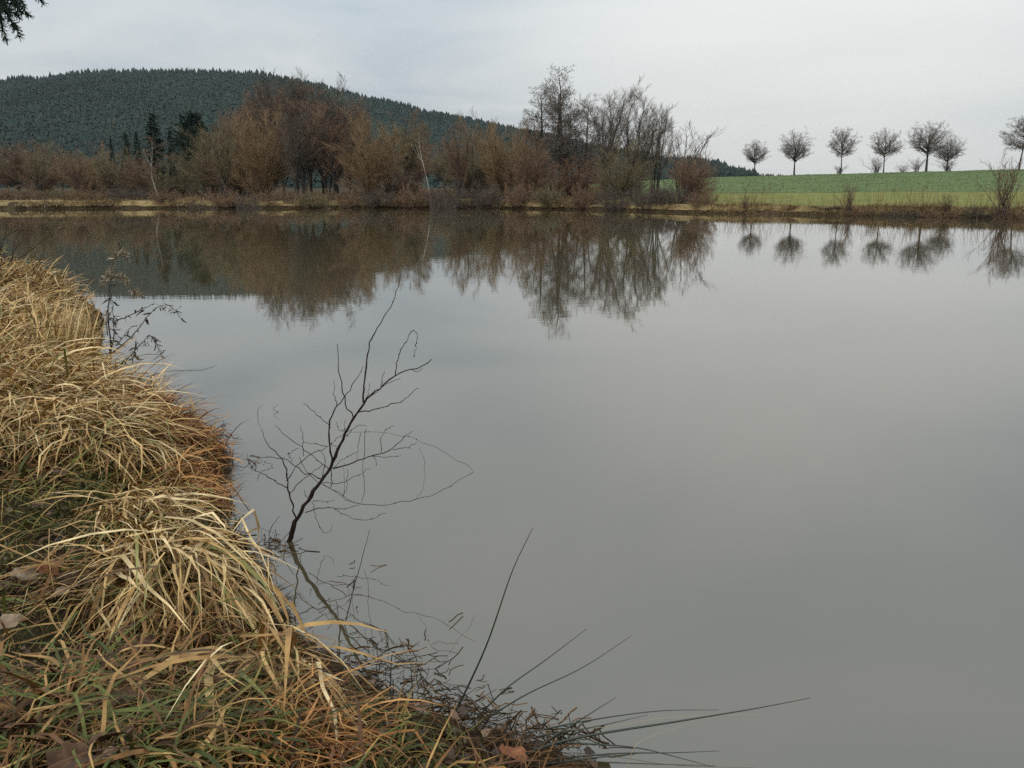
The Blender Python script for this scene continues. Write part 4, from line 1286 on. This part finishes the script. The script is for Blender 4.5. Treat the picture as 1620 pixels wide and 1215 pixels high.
# ------------------------------------------------------------------ dead leaves lying on the bank
lrng = np.random.default_rng(61)
LEAVES = [
    (38, 912, 0.10, 0.075, 0, 'pale_leaf', 'pale tan leaf lying at the left edge beside the reddish leaf'),
    (75, 905, 0.085, 0.06, 0, 'red_leaf', 'reddish brown leaf overlapping the pale tan leaf'),
    (112, 912, 0.11, 0.075, 0, 'dead_leaf', 'dark leaf between the reddish leaf and the large curled leaf'),
    (165, 905, 0.12, 0.09, 0, 'dead_leaf', 'large dark curled leaf at the foot of the straw curtain'),
    (100, 935, 0.07, 0.03, 0, 'pale_leaf', 'small pale leaf edge below the dark leaves'),
    (12, 985, 0.10, 0.07, 0, 'pale_leaf', 'pale leaf cut by the left edge below the dark leaves'),
    (80, 850, 0.08, 0.06, 0, 'dead_leaf', 'dark leaf in the green turf above the leaf pile'),
    (95, 745, 0.08, 0.06, 0, 'dead_leaf', 'grey brown leaf under the long combed straw'),
    (175, 1165, 0.11, 0.06, 5, 'dead_leaf', 'torn dark lobed leaf near the bottom edge'),
    (188, 1110, 0.10, 0.08, 5, 'dead_leaf', 'dark lobed leaf above the torn one near the bottom edge'),
    (225, 1020, 0.08, 0.06, 0, 'dead_leaf', 'brown leaf in the turf right of the orange tuft'),
    (180, 1195, 0.05, 0.04, 0, 'pale_leaf', 'small pale leaf at the bottom edge by the torn leaf'),
    (380, 1105, 0.08, 0.06, 0, 'dead_leaf', 'grey leaf in the grass left of the tall straw blades'),
    (810, 1190, 0.09, 0.06, 0, 'red_leaf', 'rust coloured leaf at the root of the dark rushes'),
    (110, 1200, 0.09, 0.06, 0, 'dead_leaf', 'dark leaf in the lower left corner'),
    (60, 800, 0.07, 0.05, 0, 'dead_leaf', 'dark leaf in the turf below the greenish straw'),
    (25, 1150, 0.09, 0.06, 0, 'dead_leaf', 'grey brown leaf at the left edge above the corner leaf'),
    (310, 1010, 0.08, 0.055, 0, 'dead_leaf', 'brown leaf beside the broad bladed straw tussock'),
]
for px, py, L, W, lb, mt, lab in LEAVES:
    zr = 0.4
    for _ in range(6):
        x, y = at_z(px, py, zr)
        zr = float(ground_h(x, y)) + 0.12
    o = link('dead_leaf', leaf_mesh(lrng, L * 1.4, W * 1.4, lb, 0.35, mt), None, (float(x), float(y), zr))
    o.rotation_euler = (lrng.uniform(-0.3, 0.5), lrng.uniform(-0.3, 0.3), lrng.uniform(0, 6.28))
    tag(o, lab, 'leaf', 'dead leaves on the near bank')
# small leaf litter nobody could count
mb = MB()
n = 900
by = 1.7 + 7 * lrng.uniform(0, 1, n) ** 1.5
bx = near_shore(by) - np.abs(lrng.normal(0, 1.0, n)) * (0.3 + 0.2 * by) + 0.04
for i in range(n):
    L = lrng.uniform(0.025, 0.06)
    a = np.linspace(0, 6.283, 7)[:-1]
    rot = lrng.uniform(0, 6.28)
    V = np.stack([np.cos(a) * L / 2, np.sin(a) * L / 3.2, 0.2 * L * np.sin(2 * a + rot)], -1)
    c, s_ = math.cos(rot), math.sin(rot)
    V = np.stack([V[:, 0] * c - V[:, 1] * s_, V[:, 0] * s_ + V[:, 1] * c, V[:, 2] + V[:, 0] * lrng.uniform(-.4, .4)], -1)
    V = V + [bx[i], by[i], max(0.004, float(ground_h(bx[i], by[i]))) + lrng.uniform(0.005, 0.05)]
    V = np.concatenate([V, V.mean(0, keepdims=True) - [0, 0, 0.1 * L]])
    mb.add(V, None, [(k, (k + 1) % 6, 6) for k in range(6)])
M['litter'] = island_mat('leaf_litter', [(0, (0.025, 0.016, 0.011)), (0.6, (0.08, 0.045, 0.028)), (1, (0.22, 0.14, 0.085))], 0.55, 0.3)
tag(link('leaf_litter', mb.data('leaf_litter', M['litter'])), 'small dead leaves scattered through the near bank grass', kind='stuff')

# ------------------------------------------------------------------ rushes at the lower edge
M['rush'] = island_mat('rush', [(0, (0.016, 0.022, 0.014)), (1, (0.035, 0.042, 0.026))], 0.45, 0.4)
M['rush_dry'] = island_mat('rush_dry', [(0, (0.30, 0.24, 0.14)), (1, (0.38, 0.30, 0.18))], 0.5, 0.3)


def stalk(pts, depths, r0, r1, K=18, jit=0.0, rng=srng):
    """stalk through photo points, each at its own distance"""
    pts = np.asarray(pts, float)
    c = catmull(np.column_stack([pts, np.asarray(depths, float)[:, None] * 100]), K)
    x, y, z = at_y(c[:, 0], c[:, 1], c[:, 2] / 100)
    P = np.stack([x, c[:, 2] / 100, z], -1)
    if jit:
        P = P + rng.normal(0, jit, P.shape)
    return P, np.linspace(r0, r1, K)


def d_at(px, py, z=0.0):
    return float(at_z(px, py, z)[1])


rx, ry = at_z(760, 1165, 0.02)
rush = link('rush_tuft', None, None, (float(rx), float(ry), 0))
tag(rush, 'dark rush tuft with stiff blades sticking out over the water', 'rush')
d0 = float(ry)
RUSH = [
    ([(722, 1125), (770, 1020), (810, 905), (843, 835)], (d0 + .10, d0 + .05, d0, d0 - .02), 2.6, 0.6),
    ([(745, 1145), (800, 1090), (862, 1045), (928, 995)], (d0 + .05, d0 + .05, d0 + .1, d0 + .15), 2.2, 0.6),
    ([(750, 1150), (830, 1100), (920, 1057), (1000, 1005)], (d0 + .05, d0 + .02, d0 + .05, d0 + .08), 2.0, 0.5),
    ([(845, 1185), (900, 1150), (940, 1125), (975, 1103)], (d0 - .1, d0 - .08, d0 - .05, d0), 2.6, 0.5),
    ([(800, 1205), (900, 1170), (1080, 1140), (1200, 1120), (1282, 1104)], (d0 - .15, d0 - .17, d0 - .2, d0 - .22, d0 - .25), 3.6, 0.6),
    ([(830, 1160), (930, 1140), (1040, 1125), (1138, 1123)], (d0 - .02, d0, d0 + .02, d0 + .02), 2.0, 0.5),
    ([(850, 1165), (940, 1150), (1025, 1131)], (d0 - .04, d0 - .04, d0 - .03), 1.8, 0.5),
    ([(880, 1200), (980, 1192), (1060, 1191), (1138, 1188)], (d0 - .18, d0 - .2, d0 - .2, d0 - .22), 2.2, 0.5),
    ([(900, 1175), (1000, 1182), (1060, 1195), (1130, 1214)], (d0 - .12, d0 - .15, d0 - .18, d0 - .22), 2.0, 0.5),
    ([(840, 1212), (930, 1200), (1010, 1192)], (d0 - .22, d0 - .24, d0 - .26), 2.4, 0.7),
    ([(620, 1130), (618, 1080), (622, 1030), (640, 1045), (707, 1047)], (d0 + .15, d0 + .15, d0 + .17, d0 + .18, d0 + .2), 1.8, 0.6),
    ([(655, 1140), (652, 1090), (650, 1050)], (d0 + .1, d0 + .1, d0 + .1), 1.8, 0.7),
    ([(780, 1195), (795, 1165), (808, 1135)], (d0 - .1, d0 - .1, d0 - .1), 1.8, 0.7),
    ([(640, 1200), (625, 1150), (618, 1095)], (d0 - .05, d0 - .02, d0), 1.8, 0.7),
]
for pts, dep, r0, r1 in RUSH:
    P, R = stalk(pts, dep, r0 / 1000, r1 / 1000)
    link('blade', MB().add(*tubes(P[None] - np.array([float(rx), float(ry), 0]), 1.7 * R[None], 5)).data('blade', M['rush'], True), rush)
for pts, dep in (([(830, 1158), (960, 1150), (1060, 1135), (1200, 1130)], (d0, d0, d0, d0)), ([(990, 1215), (1010, 1175), (1060, 1155), (1130, 1130)], (d0 - .3, d0 - .28, d0 - .2, d0 - .1))):
    P, R = stalk(pts, dep, 0.0014, 0.0006)
    o = link('blade', MB().add(*tubes(P[None] - np.array([float(rx), float(ry), 0]), R[None], 4)).data('blade', M['rush_dry'], True), rush)
    o['label'] = 'pale dry blade'

# ------------------------------------------------------------------ dry weed at the left
M['weed'] = island_mat('weed', [(0, (0.025, 0.016, 0.011)), (1, (0.06, 0.04, 0.025))], 0.7)
M['seed_head'] = island_mat('seed_head', [(0, (0.12, 0.085, 0.05)), (0.6, (0.26, 0.19, 0.115)), (1, (0.55, 0.46, 0.33))], 0.7)
wd = d_at(176, 600, 0.15)
wx, wy, wz = at_y(176, 605, wd)
weed = link('dry_weed', None, None, (float(wx), wd, float(wz)))
tag(weed, 'tall dry weed with withered leaves and pale seed heads by the water', 'plant')
org = np.array([float(wx), wd, float(wz)])


def crop5(pts):
    return [(x / 3.285, 350 + y / 3.285) for x, y in pts]


WEED = [[(572, 860), (568, 760), (575, 640), (565, 520), (568, 400), (575, 300), (590, 200), (628, 95)], [(570, 700), (590, 600), (588, 470), (580, 400)],
        [(575, 690), (640, 640), (700, 580), (760, 500), (830, 440), (890, 445), (935, 500)], [(580, 780), (650, 720), (710, 660), (770, 600), (800, 610), (835, 690)],
        [(590, 530), (650, 500), (720, 465), (800, 430)], [(600, 650), (640, 600), (690, 540)], [(560, 590), (552, 520), (560, 450)], [(575, 300), (640, 290), (665, 330)],
        [(580, 240), (560, 280), (530, 330)], [(590, 200), (640, 160), (670, 220)], [(690, 400), (705, 365), (745, 400)], [(575, 830), (610, 830), (630, 850)], [(690, 740), (700, 660), (708, 620)]]
wr = np.random.default_rng(31)
heads, wl = MB(), MB()  # withered scraps, too small to pick apart
for i, pl in enumerate(WEED):
    p_ = crop5(pl)
    dep = np.full(len(p_), wd) + np.linspace(0, 1, len(p_)) * wr.uniform(-.2, .2)
    P, R = stalk(p_, dep, 0.010 if i == 0 else 0.0055, 0.0022, 16, 0.004, wr)
    link('stem' if i == 0 else 'branch', MB().add(*tubes(P[None] - org, R[None], 4)).data('weed_stem', M['weed']), weed)
    nl = 40 if i < 4 else 14
    for k in range(nl + (110 if i in (7, 8, 9, 10) else 0)):
        q = P[wr.integers(1, 16)] - org
        pale = (i == 0 and q[2] > 0.62 * P[-1, 2]) or (i in (7, 8, 9, 10)) or (i in (2, 4) and wr.uniform() < 0.3)
        ln = wr.uniform(0.04, 0.11) if not pale else wr.uniform(0.03, 0.075)
        d = norm(np.array([wr.normal(0, .6), wr.normal(0, .6), wr.normal(-0.6 if not pale else 0.1, .5)]))
        PP = q + np.linspace(0, 1, 4)[:, None] * d * ln + wr.normal(0, 0.006, (4, 3))
        V, Q = ribbons(PP[None], (np.array([0.3, 1, 0.8, 0.1]) * (wr.uniform(0.004, 0.011) if not pale else wr.uniform(0.0015, 0.0045)))[None], np.repeat(norm(wr.normal(size=3))[None, None], 4, 1))
        (heads if pale else wl).add(V, Q)
tag(link('seed_heads', heads.data('seed_heads', M['seed_head']), weed), kind='stuff')
tag(link('withered_leaves', wl.data('withered_leaves', M['weed']), weed), kind='stuff')

# bare twigs at the far left
tw_d = d_at(20, 460, 0.6)
bx0, by0, bz0 = at_y(8, 432, tw_d)
brier = link('bare_shrub', None, None, (float(bx0), tw_d, float(bz0)))
tag(brier, 'thin bare twigs sprouting above the straw at the left edge', 'shrub')
org = np.array([float(bx0), tw_d, float(bz0)])
for pl in ([(5, 255), (5, 150), (-20, 60), (-60, -20)], [(40, 240), (90, 130), (185, 60)], [(90, 200), (200, 120), (270, 70), (330, 35)], [(0, 230), (25, 210), (10, 130), (-5, 60)], [(110, 290), (190, 230), (240, 130)],
           [(60, 210), (75, 120), (100, 50)], [(160, 330), (230, 310), (280, 280)], [(10, 100), (60, 60), (120, 40)], [(30, 230), (-10, 190), (-40, 160)], [(0, 180), (30, 60), (50, -20)]):
    P, R = stalk(crop5(pl), np.full(len(pl), tw_d) + np.linspace(0, 1, len(pl)) * wr.uniform(-.5, .3), 0.005, 0.0016, 14, 0.004, wr)
    link('twig', MB().add(*tubes(P[None] - org, R[None], 4)).data('twig', M['wet_bark']), brier)

# single bent stalk and loose twigs at the bank edge
for nm, pl, lab, r in (('bent_stalk', [(743, 905), (755, 850), (800, 800), (870, 780), (960, 778), (1050, 775), (1128, 748)], 'single bent stalk reaching over the water below the dry weed', 0.0035),
                       ('loose_twig', [(805, 920), (860, 890), (915, 858)], 'short straight twig poking from the rusty grass', 0.003),
                       ('loose_twig', [(800, 935), (870, 915), (945, 905)], 'short flat twig poking from the rusty grass', 0.003)):
    p_ = crop5(pl)
    dd = d_at(p_[0][0], p_[0][1], 0.12)
    P, R = stalk(p_, np.full(len(p_), dd) - np.linspace(0, 0.25, len(p_)), r, 0.0012, 18, 0.002, wr)
    o = link(nm, MB().add(*tubes(P[None] - P[0], R[None], 4)).data(nm, M['wet_bark']), None, P[0])
    tag(o, lab, 'twig')
for pts, lab in (([(408, 660), (408, 648), (416, 640)], 'tiny twig tip standing out of the water left of the sapling top'), ([(441, 652), (432, 647), (441, 640)], 'second tiny twig tip out of the water nearer the sapling'),
                 ([(425, 845), (432, 830), (443, 816)], 'short twig at the straw edge left of the sapling foot'), ([(545, 990), (560, 930), (585, 838)], 'thin straight stick standing in the water right of the sapling foot')):
    dd = d_at(*pts[0])
    P, R = stalk(pts, np.full(len(pts), dd), 0.0024, 0.001, 10, 0.001, wr)
    tag(link('thin_twig', MB().add(*tubes(P[None] - P[0], R[None], 4)).data('thin_twig', M['wet_bark']), None, P[0]), lab, 'twig')
# leaf debris round the sapling's foot and matted twigs over the water edge
mb = MB()
for (cx0, cy0, sx, sy, n) in ((462, 872, 12, 6, 14), (432, 866, 14, 6, 18), (330, 690, 22, 10, 60), (600, 1085, 50, 26, 120), (690, 1130, 60, 20, 160), (830, 1170, 60, 18, 160), (420, 865, 14, 12, 18), (560, 930, 26, 46, 10), (600, 1060, 40, 40, 60)):
    px, py = wr.normal(cx0, sx, n), wr.normal(cy0, sy, n)
    x, y = at_z(px, py, 0.0)
    ln = wr.uniform(0.03, 0.14, n)
    az = wr.uniform(0, 6.28, n)
    z = np.maximum(ground_h(x, y), 0.0) + wr.uniform(0.002, 0.05, n) ** 1.2
    d = np.stack([np.cos(az), np.sin(az), wr.normal(0, 0.25, n)], -1)
    P = np.stack([x, y, z], -1)[:, None, :] + np.linspace(0, 1, 4)[None, :, None] * (d * ln[:, None])[:, None, :] + wr.normal(0, 0.004, (n, 4, 3))
    P[..., 2] = np.maximum(P[..., 2], 0.002)
    V, Q = tubes(P, np.full((n, 4), 0.0021) * wr.uniform(0.6, 1.5, (n, 1)), 3)
    mb.add(V, Q)
tag(link('debris', mb.data('debris', M['thatch'])), 'dead twigs and stalks littering the water edge', kind='stuff')

# ------------------------------------------------------------------ spruce whose bough hangs into the top left corner
sp_x, sp_y = -4.3, 4.6
sp_z = float(ground_h(sp_x, sp_y))
spruce = link('overhanging_spruce', None, None, (sp_x, sp_y, sp_z - 0.05))
tag(spruce, 'dark needled spruce bough hanging into the top left corner', 'tree')
orn = np.array([sp_x, sp_y, sp_z - 0.05])
orng = np.random.default_rng(3)
l0 = stems(orng, 1, 9.5, 0.01, 0.17, 8, 0.05, 0.01, 0.0)
link('trunk', MB().add(*tubes(*l0, 9)).data('spruce_trunk', M['bark_dark'], True), spruce)
tipx, tipy, tipz = at_y(10, 8, 3.9)
tip2 = np.array(at_y(34, -22, 4.2), float)
tip3 = np.array(at_y(0, 14, 4.0), float)
tip4 = np.array(at_y(16, -6, 4.1), float)
ends = [np.array([float(tipx), 3.9, float(tipz)]) - orn, tip2 - orn, tip3 - orn, tip4 - orn]
for k in range(7):
    a = orng.uniform(1.7, 4.7)
    ends.append(np.array([math.cos(a) * 1.9, math.sin(a) * 1.9, 3.0 + 0.6 * k]))
for e in ends:
    st = np.array([0, 0, e[2] + 0.45])
    s = np.linspace(0, 1, 10)[:, None]
    P = st + (e - st) * s + np.array([0, 0, 0.25]) * np.sin(np.pi * s)
    bo = link('bough', MB().add(*tubes(P[None], np.linspace(0.022, 0.004, 10)[None], 5)).data('bough', M['bark_dark'], True), spruce)
    # side shoots and needles
    sh = grow(orng, P[None], np.full((1, 10), 0.006), 60, 0.45, 1.0, 0.9, 0.075, 4, -0.12, 0.1, 0.5, 0.3)
    mbn = MB().add(*tubes(*sh, 3))
    allP = np.concatenate([sh[0], P[None, [6, 7, 8, 9]]])
    nn = 120
    t_ = orng.uniform(0, 1, (len(allP), nn)) * 2.999
    i_ = t_.astype(int)
    ar = np.arange(len(allP))[:, None]
    pos = allP[ar, i_] + (allP[ar, i_ + 1] - allP[ar, i_]) * (t_ - i_)[..., None]
    dv = norm(allP[ar, i_ + 1] - allP[ar, i_])
    d = norm(dv * 0.8 + norm(orng.normal(size=dv.shape)))
    PP = np.stack([pos, pos + d * 0.026], 2).reshape(-1, 2, 3)
    sd_ = norm(np.cross(d.reshape(-1, 3), orng.normal(size=(len(PP), 3))))
    mbn.add(*ribbons(PP, np.repeat(np.array([[0.0024, 0.0010]]), len(PP), 0), np.repeat(sd_[:, None], 2, 1)))
    link('needles', mbn.data('needles', M['conifer']), bo)

# ------------------------------------------------------------------ hazy air
HX0, HX1, HY0, HY1, HZ0, HZ1 = -1800, 1750, -140, 2430, -4, 178
V = [(x, y, z) for z in (HZ0, HZ1) for y in (HY0, HY1) for x in (HX0, HX1)]
Q = [(0, 2, 3, 1), (4, 5, 7, 6), (0, 1, 5, 4), (2, 6, 7, 3), (0, 4, 6, 2), (1, 3, 7, 5)]
hm = bpy.data.materials.new('haze')
hm.use_nodes = True
hm.node_tree.nodes.clear()
ho = hm.node_tree.nodes.new('ShaderNodeOutputMaterial')
hv = hm.node_tree.nodes.new('ShaderNodeVolumePrincipled')
hm.cycles.volume_sampling = 'DISTANCE'
hv.inputs['Color'].default_value = (0.86, 0.93, 1.0, 1)
hv.inputs['Density'].default_value = 0.00005
hm.node_tree.links.new(hv.outputs[0], ho.inputs['Volume'])
tag(link('haze', mesh_data('haze', V, Q, None, hm)), 'thin damp haze over the valley', kind='stuff')
